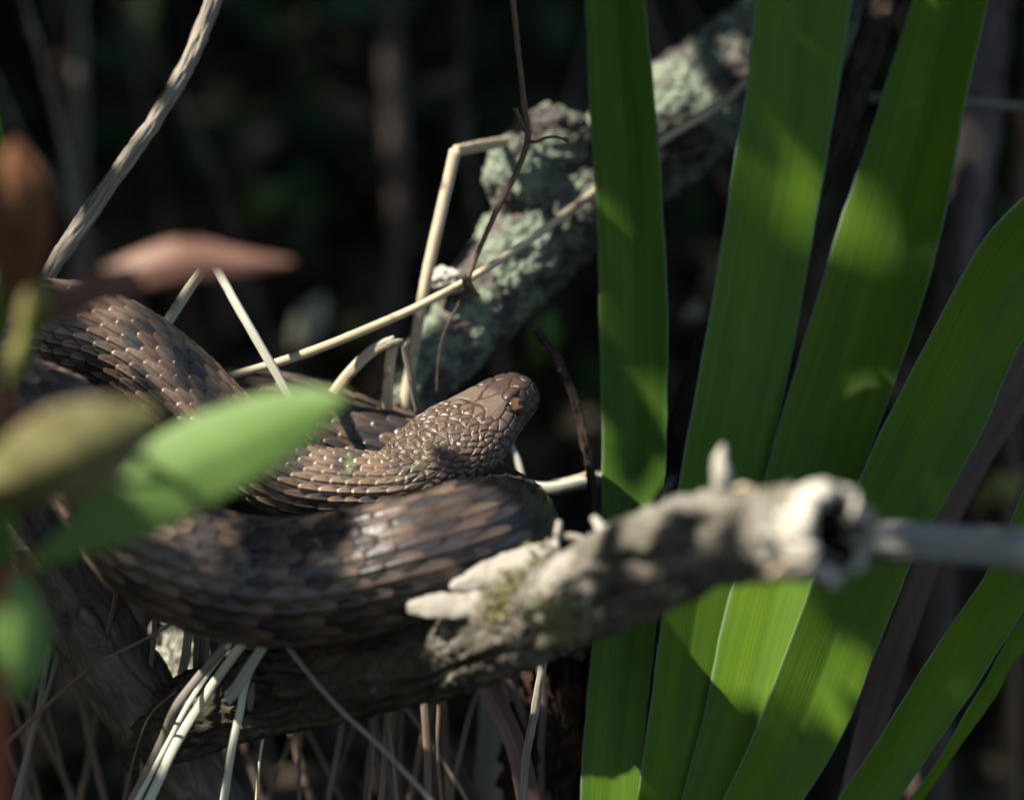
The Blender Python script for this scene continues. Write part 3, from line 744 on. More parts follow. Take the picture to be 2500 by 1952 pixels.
    # slabs of lifted pale bark where the limb split
    def slab(axis, hw, tilt, mat='pale_wood', thick=.0026, fold=.25, amp=.0009):
        L, R = leaf_edges(axis, hw, tilt)
        V, F, suv = ribbon_data(L, R, fold=fold, thick=thick, na=18, step=.0007)
        V = V + (amp * fbm(V * 160, 4))[:, None] * cvec(0, .4, .9) + (amp * .6 * fbm(V * 420 + 5, 3))[:, None] * cU
        return mesh_obj('bark_slab', V, F, M[mat], root, attrs={'suv': suv})
    slab([(1000, 1482, -.074), (1060, 1478, -.078), (1150, 1478, -.082), (1240, 1468, -.087), (1330, 1450, -.094)], [16, 32, 34, 34, 20], .5)
    slab([(1105, 1432, -.072), (1170, 1410, -.077), (1250, 1392, -.082), (1310, 1370, -.087), (1352, 1330, -.090)], [12, 32, 46, 44, 14], .35)
    slab([(1318, 1470, -.116), (1375, 1425, -.121), (1418, 1390, -.123), (1452, 1350, -.121)], [36, 58, 54, 18], .2, thick=.0035)
    slab([(1395, 1462, -.121), (1425, 1470, -.124), (1450, 1490, -.127)], [8, 16, 6], .1)
    slab([(1060, 1540, -.060), (1130, 1530, -.064), (1220, 1520, -.068)], [8, 20, 8], .5, mat='grey_wood')
    slab([(1040, 1600, -.058), (1068, 1588, -.06), (1085, 1610, -.062)], [5, 10, 3], .4, thick=.001)
    slab([(1030, 1622, -.058), (1060, 1616, -.06), (1090, 1606, -.062)], [4, 8, 3], .4, thick=.001)
    # stubs and prongs
    def prong(pp, rr, mat): return tube('stub', PL(pp), [pxr(x, pp[0][2]) for x in rr], M[mat], root, seg=12, step=.0006,
                                        disp=lambda suv, th, s, pos: .0004 * fbm(pos * 500, 3))
    prong([(1355, 1385, -.090), (1358, 1330, -.090), (1365, 1270, -.090)], [12, 10, 8], 'pale_wood')
    prong([(1490, 1320, -.115), (1468, 1292, -.112), (1450, 1262, -.110)], [16, 14, 9], 'pale_wood')
    prong([(1370, 1305, -.088), (1420, 1318, -.092), (1470, 1330, -.100)], [10, 13, 9], 'grey_wood')
    prong([(1770, 1215, -.165), (1762, 1160, -.168), (1758, 1120, -.168), (1768, 1085, -.168)], [26, 26, 18, 5], 'pale_wood')
    prong([(1900, 1330, -.206), (1875, 1316, -.214), (1860, 1308, -.218)], [18, 18, 6], 'bleached')
    prong([(1910, 1395, -.210), (1893, 1398, -.218), (1884, 1400, -.222)], [18, 15, 6], 'straw')
    prong([(1840, 1210, -.182), (1815, 1190, -.183), (1790, 1195, -.182)], [16, 12, 4], 'straw')
    # curly lichen
    def tuft(cx, cy, dd, n, rx, ry):
        parts = []
        for q in range(n):
            a = rng.normal(size=2) * .5
            p0 = P(cx + a[0] * rx, cy + a[1] * ry, dd + .002 * rng.normal())
            dirv = cvec(rng.normal() * .8, rng.normal() * .8 + .2, abs(rng.normal()) * .8 + .4)
            side = cvec(*rng.normal(size=3)); ln = rng.uniform(.0015, .0042)
            parts.append(tube_data([p0, p0 + dirv * ln * .6, p0 + dirv * ln * .9 + side * ln * .5], [.00035, .0004, .00018], seg=5, n=5))
        V, F, suv = merge(parts)
        tag(mesh_obj('lichen_tuft', V, F, M['lichen'], root, attrs={'suv': suv}), kind='stuff')
    tuft(1245, 1475, -.096, 200, 66, 74); tuft(1378, 1500, -.122, 300, 78, 66); tuft(1310, 1385, -.090, 60, 25, 50); tuft(1215, 1530, -.088, 60, 30, 30)
    DK = 1.0
build_log()
# twig with lichen that rises from behind the log
tag(tube('lichen_twig', PL([(1540, 1320, -.10), (1572, 1262, -.09), (1608, 1212, -.085), (1644, 1164, -.08)]), [.0012, .0013, .0012, .0012], M['log_bark'], seg=14, step=.0006,
    disp=lambda suv, th, s, pos: .0004 * fbm(pos * 420, 3)), 'short stubby lichen-crusted twig rising from the log top', 'twig')
# second limb, the one the log leaves from
tag(tube('bark_limb', PL([(-80, 1040, .004), (40, 1190, .008), (150, 1390, .010), (240, 1560, .010), (340, 1720, .012), (470, 1930, .02), (560, 2110, .03)]), [.0115, .012, .0122, .0122, .012, .012, .0118], M['bark'], seg=130, step=.0008,
    disp=bark_disp(.0016, .0026, seed=4)), 'dark cracked limb slanting down behind the pink-leaved plant', 'limb')
# bleached stick
tag(tube('bleached_stick', PL([(1780, 1300, -.10), (2000, 1310, -.112), (2300, 1328, -.125), (2520, 1342, -.135), (2900, 1370, -.15)]), [.0046, .0050, .0050, .0049, .0046], M['bleached'], seg=60, step=.001,
    disp=lambda suv, th, s, pos: .0005 * fbm(np.column_stack([s * 60, suv[:, 1] * 900, suv[:, 2] * 900]), 4) + .0009 * np.exp(-((s - .080) / .004) ** 2)),
    'pale bleached stick sticking out past the hollow end of the log', 'stick')

# ------------------------------------------------------------------ lichen-covered branch behind
def build_lichen_branch():
    root = thing('lichen_branch', 'slanting branch crusted with grey-green lichen behind the green blades', 'branch')
    pts = PL([(950, 1040, .050), (1025, 930, .060), (1150, 772, .072), (1325, 565, .086), (1500, 405, .100), (1690, 262, .108), (1890, 110, .120), (2080, -40, .13)])
    rad = [.0066, .0086, .0118, .0158, .0175, .0180, .0175, .0170]
    def disp(suv, th, s, pos):
        lump = fbm(pos * 130, 4, .55)
        return .0013 * lump + .0011 * np.abs(fbm(pos * 260, 3)) + .0009 * fbm(pos * 620, 3)
    V, F, suv = tube_data(pts, rad, seg=170, step=.0009, disp=disp)
    mesh_obj('bark', V, F, M['lichen_bark'], root, attrs={'suv': V})
    # a flap of lichen on the upper side, a broken knob with pale wood
    def blob(name, c, r, mat, amp=.35, fr=90, sq=(1, 1, 1)):
        nu, nv = 46, 60
        a = np.linspace(0, np.pi, nu)[:, None]; b = np.linspace(0, 2 * np.pi, nv, endpoint=False)[None]
        S = np.stack([np.sin(a) * np.cos(b), np.sin(a) * np.sin(b), np.cos(a) + 0 * b], -1).reshape(-1, 3)
        k = r * (1 + amp * fbm(S * r * fr + c * 30, 4)) 
        V = c + S * np.array(sq) * k[:, None]
        i = np.arange(nu - 1)[:, None] * nv; j = np.arange(nv)[None]
        Q = np.stack([i + j, i + nv + j, i + nv + (j + 1) % nv, i + (j + 1) % nv], -1).reshape(-1, 4)
        return mesh_obj(name, V, Q, M[mat], root, attrs={'suv': V})
    blob('lichen_flap', P(1262, 430, .074), .012, 'lichen_bark', amp=.22, fr=320, sq=(.8, .6, 1.05))
    blob('lichen_flap', P(1345, 350, .082), .013, 'lichen_bark', amp=.22, fr=320, sq=(1.0, .6, .85))
    blob('knob', P(1085, 685, .058), .0052, 'pale_wood', amp=.5, fr=300, sq=(1.1, .9, .7))
    blob('knob', P(1690, 350, .085), .006, 'trunk_bark', amp=.5, fr=200)
build_lichen_branch()

# ------------------------------------------------------------------ the iris fan
def build_iris():
    root = thing('iris_plant', 'fan of broad sword-shaped green leaves to the right of the snake', 'plant')
    ridge = lambda t: .00006 * np.cos(t * 60) + .00010 * np.exp(-(t / .05) ** 2)
    def blade(Lp, Rp, dl, dr, mat='iris', fold=.10, thick=.0011):
        y = lambda p, q: q if np.isscalar(q) else np.interp(p[1], [-200, 976, 2150], q)
        dens = lambda Q: [tuple(q) for q in cr(np.column_stack([np.arange(len(Q)), np.array(Q, float)]), np.linspace(0, len(Q) - 1, 60))]
        wob = lambda Q, sd: [(q[0] + 2.5 * float(perlin(np.array([[k * .7, sd, 0]]))[0]) + 5 * float(perlin(np.array([[k * .13, sd, 3]]))[0]), q[1]) for k, q in enumerate(Q)]
        L = [P(p[0], p[1], y(p, dl)) for p in wob(dens(Lp), Lp[0][0] * .37)]; R = [P(p[0], p[1], y(p, dr)) for p in wob(dens(Rp), Rp[0][0] * .37)]
        return ribbon('leaf', L, R, M[mat], root, fold=fold, thick=thick, na=46, step=.002, ridge=ridge, curl=.05)
    blade([(1425, -150), (1433, 140), (1455, 500), (1465, 900), (1468, 1250), (1446, 1550), (1421, 1812), (1415, 2160)],
          [(1560, -150), (1590, 140), (1622, 550), (1631, 900), (1622, 1250), (1600, 1550), (1573, 1812), (1545, 2160)], (.055, .034, .02), (.052, .03, .02), 'iris_spot', fold=.12)
    blade([(1860, -150), (1830, 140), (1785, 440), (1722, 830), (1655, 1190), (1610, 1550), (1574, 1812), (1530, 2160)],
          [(2100, -150), (2060, 140), (2000, 500), (1945, 800), (1868, 1180), (1793, 1460), (1730, 1812), (1640, 2160)], (.05, .026, .016), (.058, .034, .022), fold=.10)
    blade([(2270, -150), (2182, 140), (2090, 430), (1975, 780), (1860, 1180), (1770, 1500), (1700, 1812), (1600, 2160)],
          [(2450, -150), (2384, 140), (2300, 560), (2232, 800), (2100, 1180), (2010, 1460), (1900, 1812), (1740, 2160)], (.06, .030, .018), (.055, .022, .014), fold=.10)
    blade([(2900, 240), (2690, 330), (2500, 478), (2390, 600), (2290, 780), (2160, 1030), (2090, 1185), (1979, 1431), (1829, 1812), (1660, 2160)],
          [(2960, 440), (2800, 520), (2640, 650), (2500, 830), (2405, 1040), (2310, 1220), (2229, 1365), (2145, 1580), (2048, 1812), (1830, 2160)], (.0, .012, .010), (.0, .016, .010), fold=.16)
    blade([(2760, 860), (2600, 1060), (2500, 1200), (2421, 1373), (2290, 1570), (2137, 1812), (1900, 2160)],
          [(2960, 930), (2740, 1180), (2600, 1345), (2500, 1490), (2400, 1650), (2290, 1812), (2050, 2160)], (.0, -.002, .004), (.006, .004, .006), fold=.14)
    blade([(2860, 1080), (2640, 1330), (2500, 1500), (2395, 1672), (2285, 1860), (2060, 2160)],
          [(2930, 1150), (2680, 1400), (2500, 1590), (2420, 1715), (2348, 1815), (2110, 2160)], (.012, .010, .010), (.016, .012, .012), fold=.2)
build_iris()
# narrow blade at the left edge
tag(ribbon('grass_blade', PL([(-45, 120, -.05), (-22, 260, -.05), (-6, 420, -.05), (0, 640, -.05), (-40, 860, -.05), (-220, 1500, -.05), (-300, 2100, -.05)]),
           PL([(-38, 120, -.048), (-2, 260, -.048), (22, 400, -.048), (32, 640, -.048), (-5, 860, -.048), (-185, 1500, -.048), (-270, 2100, -.048)]), M['iris'], thick=.0007, na=16, fold=.2),
    'single narrow green blade standing behind the pink-leaved plant', 'grass blade')

# ------------------------------------------------------------------ the pink-leaved plant in front, out of focus
def build_seedling():
    root = thing('pink_leaved_plant', 'soft-focus young plant with pink upper leaves and green lower leaves', 'plant')
    D = -.19
    tube('stem', PL([(-10, 2300, D), (0, 1900, D), (2, 1600, D), (6, 1390, D), (12, 1150, D), (22, 950, D), (40, 760, D), (46, 640, D)]), [.0022, .0022, .0021, .0020, .0018, .0017, .0014, .001], M['red_stem'], root, seg=14, step=.002)
    def leaf(axis, hw, tilt, mat, fold=.25, curl=.1, thick=.0007, lab=None):
        L, R = leaf_edges(axis, hw, tilt)
        o = ribbon('leaf', L, R, M[mat], root, fold=fold, curl=curl, thick=thick, na=22, step=.0015)
        if lab: o['label'] = lab
        return o
    leaf([(30, 780, D), (42, 660, D - .004), (50, 540, D - .010), (46, 430, D - .016), (38, 340, D - .02)], [14, 56, 72, 64, 3], .35, 'rust_leaf', lab='upright rusty pink leaf')
    leaf([(40, 800, D), (170, 735, D - .002), (320, 668, D - .004), (450, 632, D - .006), (570, 640, D - .006), (722, 640, D - .005)], [18, 36, 40, 45, 30, 4], .25, 'pink_leaf', fold=.22, lab='long dusty pink leaf')
    leaf([(40, 840, D - .005), (68, 790, D - .02), (90, 730, D - .03), (98, 690, D - .034)], [6, 32, 30, 4], .2, 'bud_leaf')
    leaf([(15, 960, D), (45, 880, D - .015), (62, 800, D - .02)], [5, 28, 5], .2, 'bud_leaf')
    leaf([(40, 1392, D), (130, 1345, D), (300, 1240, D), (460, 1142, D), (620, 1066, D - .004), (750, 1005, D - .008), (850, 966, D - .012)], [9, 26, 74, 92, 82, 54, 5], .15, 'green_leaf', fold=.10, lab='large green leaf lying across the snake')
    leaf([(-70, 1210, D - .03), (40, 1165, D - .045), (170, 1105, D - .055), (290, 1050, D - .06), (390, 1000, D - .062)], [16, 70, 100, 74, 6], -.35, 'olive_leaf', fold=.10, lab='blurred olive yellow leaf')
    leaf([(6, 1370, D), (30, 1440, D), (52, 1540, D), (40, 1640, D), (6, 1730, D)], [6, 42, 58, 50, 4], .3, 'green_leaf', fold=.15)
    leaf([(0, 1400, D), (-4, 1330, D - .004), (10, 1260, D - .01), (2, 1190, D - .015)], [6, 40, 26, 3], .3, 'green_leaf', fold=.15)
    leaf([(0, 1120, D), (-60, 1060, D - .02), (-130, 1040, D - .03)], [8, 50, 4], .3, 'green_leaf', fold=.15)
    tube('petiole', PL([(4, 1402, D), (40, 1388, D), (110, 1352, D)]), [.0012, .0011, .0008], M['red_stem'], root, seg=10, step=.001)
build_seedling()

# ------------------------------------------------------------------ dry stems and twigs, each a thing of its own
def stem(name, label, cat, pp, rr, mat, flat=1.0, seg=12, group=None, bumpy=.00012, fr=350, up=None, step=.0015):
    if not hasattr(rr, '__len__'): rr = [rr] * len(pp)
    o = tube(name, PL(pp), [pxr(r, p[2]) for r, p in zip(rr, pp)], M[mat], seg=seg, step=step, flat=flat, up=up,
             disp=lambda suv, th, s, pos: bumpy * fbm(np.column_stack([s * 120, suv[:, 1] * fr, suv[:, 2] * fr]), 3))
    return tag(o, label, cat, group)
def corner(pp):                             # repeat a point so that the stem breaks sharply there
    return pp
stem('long_straw', 'long tan stem slanting up from the snake across the lichen branch', 'stem',
     [(470, 948, .022), (545, 922, .022), (700, 878, .022), (900, 802, .025), (1080, 718, .028), (1250, 615, .040), (1430, 485, .056), (1620, 340, .064), (1760, 255, .068), (1835, 180, .074), (1900, 60, .08), (1960, -120, .1)], [9, 9, 11, 11, 10, 10, 11, 12, 11, 11, 10, 9], 'straw')
def folded(name, label, legs, rr, mat, flat=.55, cat='stem'):
    parts = []
    for pp in legs:
        parts.append(tube_data(PL(pp), [pxr(rr, p[2]) for p in pp], seg=12, step=.0015, flat=flat, disp=lambda suv, th, s, pos: .00012 * fbm(np.column_stack([s * 120, suv[:, 1] * 350, suv[:, 2] * 350]), 3)))
    V, F, suv = merge(parts)
    return tag(mesh_obj(name, V, F, M[mat], attrs={'suv': suv}), label, cat)
folded('folded_straw', 'pale grey-green straw folded to a peak above the coil', [[(300, 960, .03), (400, 800, .026), (455, 715, .02), (516, 626, .010)], [(514, 624, .010), (548, 690, .008), (610, 800, .006), (680, 920, .006), (735, 1020, .008), (800, 1130, .014)]], 13, 'pale_straw', flat=.75)
folded('bent_reed', 'tan reed snapped to a right angle in front of the lichen branch', [[(1390, 322, .105), (1300, 338, .085), (1200, 352, .062), (1112, 368, .045)], [(1112, 366, .045), (1090, 460, .045), (1045, 660, .045), (1010, 850, .046), (985, 1010, .048), (960, 1150, .055)]], 14, 'straw', flat=.7)
folded('bent_grass', 'short tan grass blade bent over behind the snake neck', [[(800, 985, .034), (830, 940, .032), (880, 882, .028), (925, 846, .026), (965, 832, .026)], [(962, 830, .026), (952, 880, .028), (946, 960, .032), (944, 1060, .040)]], 14, 'straw', flat=.35)
folded('bent_grass', 'thin grey grass blade with a kinked top behind the snake neck', [[(945, 845, .022), (970, 835, .022), (985, 836, .022)], [(984, 835, .022), (995, 885, .024), (1006, 940, .026), (1022, 1010, .030)]], 9, 'grey_straw', flat=.5)
stem('weathered_stick', 'grey fibrous weathered stick leaning up behind the pink leaf', 'stick',
     [(560, -110, .035), (470, 130, .030), (380, 290, .028), (285, 425, .026), (190, 562, .025), (100, 692, .024), (20, 810, .022), (-60, 930, .02)], [21, 20, 19, 20, 21, 20, 20, 20], 'grey_wood', seg=44, bumpy=.0006, fr=1100, step=.0007)
def build_dark_twig():
    root = thing('dark_twig', 'thin dark forked twig hanging in front of the lichen branch', 'twig')
    jit_ = lambda suv, th, s, pos: .00012 * fbm(pos * 700, 3)
    def t(nm, pp, rr): return tube(nm, PL(pp), [pxr(r) for r in rr], M['twig'], root, seg=10, step=.001, disp=jit_)
    t('main_stem', [(1240, -120, .02), (1262, 100, .020), (1278, 240, .021), (1288, 338, .022), (1268, 405, .023), (1205, 530, .026), (1160, 635, .028), (1140, 690, .029)], [8, 7.5, 7, 8.5, 7, 7, 6, 6])
    t('lower_thread', [(1142, 690, .029), (1120, 740, .032), (1085, 810, .034), (1070, 880, .036), (1066, 960, .038)], [3, 2.5, 2.2, 2, 1.6])
    t('side_twig', [(1287, 345, .022), (1310, 346, .020), (1335, 336, .019), (1360, 335, .018), (1382, 342, .018)], [5, 4, 4, 3.6, 3.4])
    t('bud', [(1376, 337, .018), (1384, 342, .018), (1387, 348, .018)], [3, 7, 3])
    t('side_twig', [(1284, 325, .022), (1274, 300, .021), (1266, 285, .021)], [4, 3, 3])
    for k in range(5):
        t('dry_flower', [(1268 + k, 300, .021), (1262 - 2 * k + 6, 282 - 2 * k, .021), (1255 + 3 * k - 3, 264 + 2 * (k % 2), .021)], [3, 4, 3])
    t('knot', [(1128, 668, .028), (1136, 682, .0265), (1148, 700, .0265), (1160, 715, .028), (1172, 722, .028)], [4, 9, 10, 6, 3])
    t('knot', [(1133, 676, .029), (1141, 692, .026), (1144, 704, .029)], [8, 13, 8])
build_dark_twig()
stem('rough_twig', 'dark knobbly rough twig rising between the snake head and the green blade', 'twig',
     [(1308, 805, .030), (1345, 855, .030), (1392, 945, .031), (1424, 1060, .032), (1443, 1160, .033), (1450, 1270, .034), (1452, 1420, .036), (1456, 1600, .04)], [8, 9, 10, 10, 10, 10, 10, 10], 'dark_bark', seg=26, bumpy=.0010, fr=700, step=.0006)
stem('bark_twig', 'dark mottled twig passing behind the second green blade', 'twig',
     [(2200, -130, .075), (2112, 140, .07), (2030, 370, .065), (1880, 620, .06), (1730, 850, .05), (1672, 1030, .048), (1640, 1200, .046), (1600, 1420, .045), (1560, 1700, .05), (1540, 2100, .06)], [40, 40, 38, 36, 35, 34, 33, 32, 30, 30], 'dark_bark', seg=36, bumpy=.0009, fr=300, step=.0012)
for k, (pp, r, fl, mt, lb) in enumerate([
    ([(1180, 1200, .05), (1290, 1188, .05), (1400, 1172, .05), (1540, 1140, .055)], 9, .5, 'grey_straw', 'grey dry stalk lying level behind the snake jaw'),
    ([(1290, 1190, .046), (1350, 1192, .046), (1420, 1178, .047), (1500, 1165, .05)], 15, .35, 'pale_straw', 'wide pale dry blade lying level behind the snake coil'),
    ([(1370, 1176, .048), (1420, 1162, .047), (1455, 1150, .047), (1440, 1170, .047), (1400, 1180, .048)], 6, .5, 'straw', 'tan dry blade looped back on itself behind the coil'),
    ([(1245, 1085, .045), (1262, 1120, .045), (1276, 1170, .046), (1282, 1230, .05)], 9, .5, 'pale_straw', 'short pale curved stalk standing under the snake chin'),
    ([(1215, 1150, .05), (1245, 1175, .05), (1280, 1200, .05)], 14, .4, 'grey_straw', 'stubby grey blade slanting down under the snake chin')]):
    stem('dry_stalk', lb, 'stalk', pp, r, mt, flat=fl)
stem('pale_stem', 'thin pale stem running level behind the right green blades', 'stem', [(1760, 232, .12), (2080, 238, .12), (2300, 248, .12), (2500, 262, .12), (2800, 290, .12)], [11, 11, 11, 11, 10], 'grey_straw')
# brown dead iris leaf
tag(ribbon('dead_leaf_blade', PL([(2760, 420, .05), (2600, 640, .05), (2480, 850, .048), (2370, 1060, .045), (2290, 1230, .042), (2200, 1450, .04), (2110, 1700, .04), (2000, 2160, .04)]),
           PL([(2880, 500, .055), (2720, 700, .055), (2580, 900, .055), (2450, 1080, .052), (2350, 1260, .05), (2260, 1480, .048), (2180, 1720, .046), (2060, 2160, .044)]), M['dry_leaf'], fold=.3, curl=.15, thick=.001, na=24, step=.002),
    'pinkish brown dead blade curling behind the right green blades', 'dead leaf')
tag(ribbon('dead_leaf_blade', PL([(1150, 1600, .03), (1168, 1690, .028), (1205, 1760, .026), (1235, 1830, .026), (1270, 1990, .03)]),
           PL([(1210, 1590, .03), (1228, 1680, .027), (1262, 1760, .025), (1290, 1830, .025), (1330, 1990, .03)]), M['dry_leaf'], fold=.3, curl=.1, thick=.0008, na=24, step=.002),
    'broad brown ribbed dead blade hanging under the log', 'dead leaf')
tag(ribbon('dead_leaf_blade', PL([(1160, 1580, .09), (1170, 1700, .085), (1165, 1830, .085), (1150, 1990, .09)]),
           PL([(1260, 1580, .09), (1262, 1700, .085), (1240, 1830, .085), (1225, 1990, .09)]), M['pale_straw'], fold=.3, curl=.2, thick=.0008, na=18, step=.002),
    'blurred pale dead blade under the log behind the ribbed one', 'dead leaf')
stem('grey_twig', 'grey speckled twig standing upright under the log', 'twig', [(1330, 1560, .0), (1319, 1650, .0), (1306, 1730, .0), (1290, 1810, .0), (1270, 1990, .004)], [10, 11, 11, 10, 10], 'grey_wood', seg=20, bumpy=.0004, step=.0008)
# straws under the snake
ST = [  # points, half width, material, label
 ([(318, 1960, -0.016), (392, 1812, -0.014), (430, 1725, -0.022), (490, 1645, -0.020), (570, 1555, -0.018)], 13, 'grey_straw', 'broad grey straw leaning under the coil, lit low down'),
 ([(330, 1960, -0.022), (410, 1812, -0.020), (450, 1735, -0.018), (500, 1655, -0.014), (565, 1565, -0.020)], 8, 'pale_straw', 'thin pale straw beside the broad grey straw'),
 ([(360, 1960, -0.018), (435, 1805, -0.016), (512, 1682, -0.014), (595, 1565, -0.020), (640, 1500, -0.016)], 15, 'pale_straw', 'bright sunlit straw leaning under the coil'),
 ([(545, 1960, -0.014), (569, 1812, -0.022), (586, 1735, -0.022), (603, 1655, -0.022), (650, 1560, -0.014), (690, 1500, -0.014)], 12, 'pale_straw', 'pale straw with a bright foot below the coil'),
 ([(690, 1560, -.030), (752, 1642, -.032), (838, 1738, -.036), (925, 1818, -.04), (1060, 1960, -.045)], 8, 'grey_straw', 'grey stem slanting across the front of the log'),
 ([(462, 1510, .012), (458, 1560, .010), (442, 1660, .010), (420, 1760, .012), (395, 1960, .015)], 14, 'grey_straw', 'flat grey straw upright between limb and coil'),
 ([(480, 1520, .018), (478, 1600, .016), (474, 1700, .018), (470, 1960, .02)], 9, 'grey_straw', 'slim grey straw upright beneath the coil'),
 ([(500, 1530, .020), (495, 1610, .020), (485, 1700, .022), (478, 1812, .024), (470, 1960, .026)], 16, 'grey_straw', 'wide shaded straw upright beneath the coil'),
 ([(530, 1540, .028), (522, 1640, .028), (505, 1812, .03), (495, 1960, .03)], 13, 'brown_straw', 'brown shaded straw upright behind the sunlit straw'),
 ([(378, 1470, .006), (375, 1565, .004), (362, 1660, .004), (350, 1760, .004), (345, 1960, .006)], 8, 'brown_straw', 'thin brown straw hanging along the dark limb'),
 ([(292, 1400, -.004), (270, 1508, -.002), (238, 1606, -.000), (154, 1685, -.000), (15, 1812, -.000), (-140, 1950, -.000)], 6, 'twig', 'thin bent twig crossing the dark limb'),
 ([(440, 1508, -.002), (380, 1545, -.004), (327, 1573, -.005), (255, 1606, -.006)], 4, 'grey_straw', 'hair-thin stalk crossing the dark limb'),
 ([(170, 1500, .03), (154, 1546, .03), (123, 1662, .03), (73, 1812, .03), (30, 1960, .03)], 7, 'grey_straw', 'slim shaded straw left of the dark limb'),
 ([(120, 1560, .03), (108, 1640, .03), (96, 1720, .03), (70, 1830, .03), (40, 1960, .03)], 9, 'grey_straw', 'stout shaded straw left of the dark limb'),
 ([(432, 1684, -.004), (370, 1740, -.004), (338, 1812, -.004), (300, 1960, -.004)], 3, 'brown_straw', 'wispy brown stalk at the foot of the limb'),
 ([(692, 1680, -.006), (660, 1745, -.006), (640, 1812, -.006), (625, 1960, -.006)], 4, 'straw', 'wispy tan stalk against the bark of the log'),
]
for pp, r, mt, lb in ST:
    r = r * .8 if r > 6 else r
    stem('dry_straw', lb, 'straw', pp, r, mt, flat=.32 if r > 5 else .9, up=cR if r > 5 else None)
tag(ribbon('torn_blade', PL([(640, 1560, -.026), (600, 1618, -.03), (566, 1672, -.034), (548, 1690, -.036)]), PL([(662, 1566, -.026), (624, 1630, -.028), (580, 1700, -.030), (560, 1722, -.032)]), M['pale_straw'], fold=.2, thick=.0005, na=12, step=.0015),
    'torn grey-green blade end hanging below the coil', 'dry blade')
tag(ribbon('torn_blade', PL([(615, 1665, -.022), (605, 1700, -.022), (604, 1730, -.022)]), PL([(622, 1665, -.022), (622, 1700, -.021), (614, 1738, -.021)]), M['grey_straw'], fold=.2, thick=.0005, na=10, step=.0015),
    'small pale flake of straw beside the bright-footed straw', 'dry blade')
# more shaded dry stalks in the gap under the log
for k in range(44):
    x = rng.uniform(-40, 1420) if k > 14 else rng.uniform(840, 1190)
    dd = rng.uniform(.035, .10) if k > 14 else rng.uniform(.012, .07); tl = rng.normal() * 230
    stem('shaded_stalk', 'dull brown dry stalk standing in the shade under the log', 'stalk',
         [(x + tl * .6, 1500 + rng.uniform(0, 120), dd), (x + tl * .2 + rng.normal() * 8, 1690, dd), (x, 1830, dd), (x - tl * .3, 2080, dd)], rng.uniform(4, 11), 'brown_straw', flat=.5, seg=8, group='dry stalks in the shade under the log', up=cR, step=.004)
# crumbled rotten wood under the log on the right
def lump(name, label, cat, c, r, mat, amp, fr, sq):
    nu, nv = 70, 90
    a = np.linspace(0, np.pi, nu)[:, None]; b = np.linspace(0, 2 * np.pi, nv, endpoint=False)[None]
    S = np.stack([np.sin(a) * np.cos(b), np.sin(a) * np.sin(b), np.cos(a) + 0 * b], -1).reshape(-1, 3)
    k = r * (1 + amp * fbm(S * r * fr + c * 30, 5, .65)); V = c + S * np.array(sq) * k[:, None]
    i = np.arange(nu - 1)[:, None] * nv; j = np.arange(nv)[None]
    Q = np.stack([i + j, i + nv + j, i + nv + (j + 1) % nv, i + (j + 1) % nv], -1).reshape(-1, 4)
    return tag(mesh_obj(name, V, Q, M[mat], attrs={'suv': V}), label, cat)
lump('rotten_stump', 'crumbling dark brown rotten wood below the log', 'rotten wood', P(1395, 1900, .065), .030, 'rot', .35, 110, (.62, .8, 1.45))

# ------------------------------------------------------------------ what shows, blurred, behind
def bg_stem(name, label, pp, rr, mat, cat='sapling'):
    return tag(tube(name, PL(pp), [pxr(r, p[2]) for r, p in zip(rr, pp)], M[mat], seg=30, step=.004,
                    disp=lambda suv, th, s, pos: .0012 * fbm(pos * 90, 3)), label, cat)
bg_stem('sapling_trunk', 'slim reddish brown trunk far behind, upright left of the dark twig', [(945, -300, .42), (955, 100, .42), (968, 400, .42), (972, 560, .42), (945, 760, .42), (930, 1100, .42), (930, 1700, .42)], [24, 25, 26, 27, 25, 26, 27], 'trunk_bark')
bg_stem('grey_sapling', 'rough grey sapling trunk behind the two tallest right blades', [(2440, -250, .20), (2400, 140, .19), (2370, 420, .18), (2330, 700, .17), (2310, 900, .17), (2280, 1400, .17), (2260, 2100, .18)], [62, 60, 58, 55, 55, 55, 60], 'trunk_bark', 'trunk')
bg_stem('rust_stem', 'rusty orange stem at the right edge behind the grey trunk', [(2560, -200, .24), (2520, 250, .24), (2490, 480, .24), (2475, 700, .24), (2470, 1200, .24), (2470, 2100, .24)], [26, 26, 26, 24, 22, 22], 'twig', 'stem')
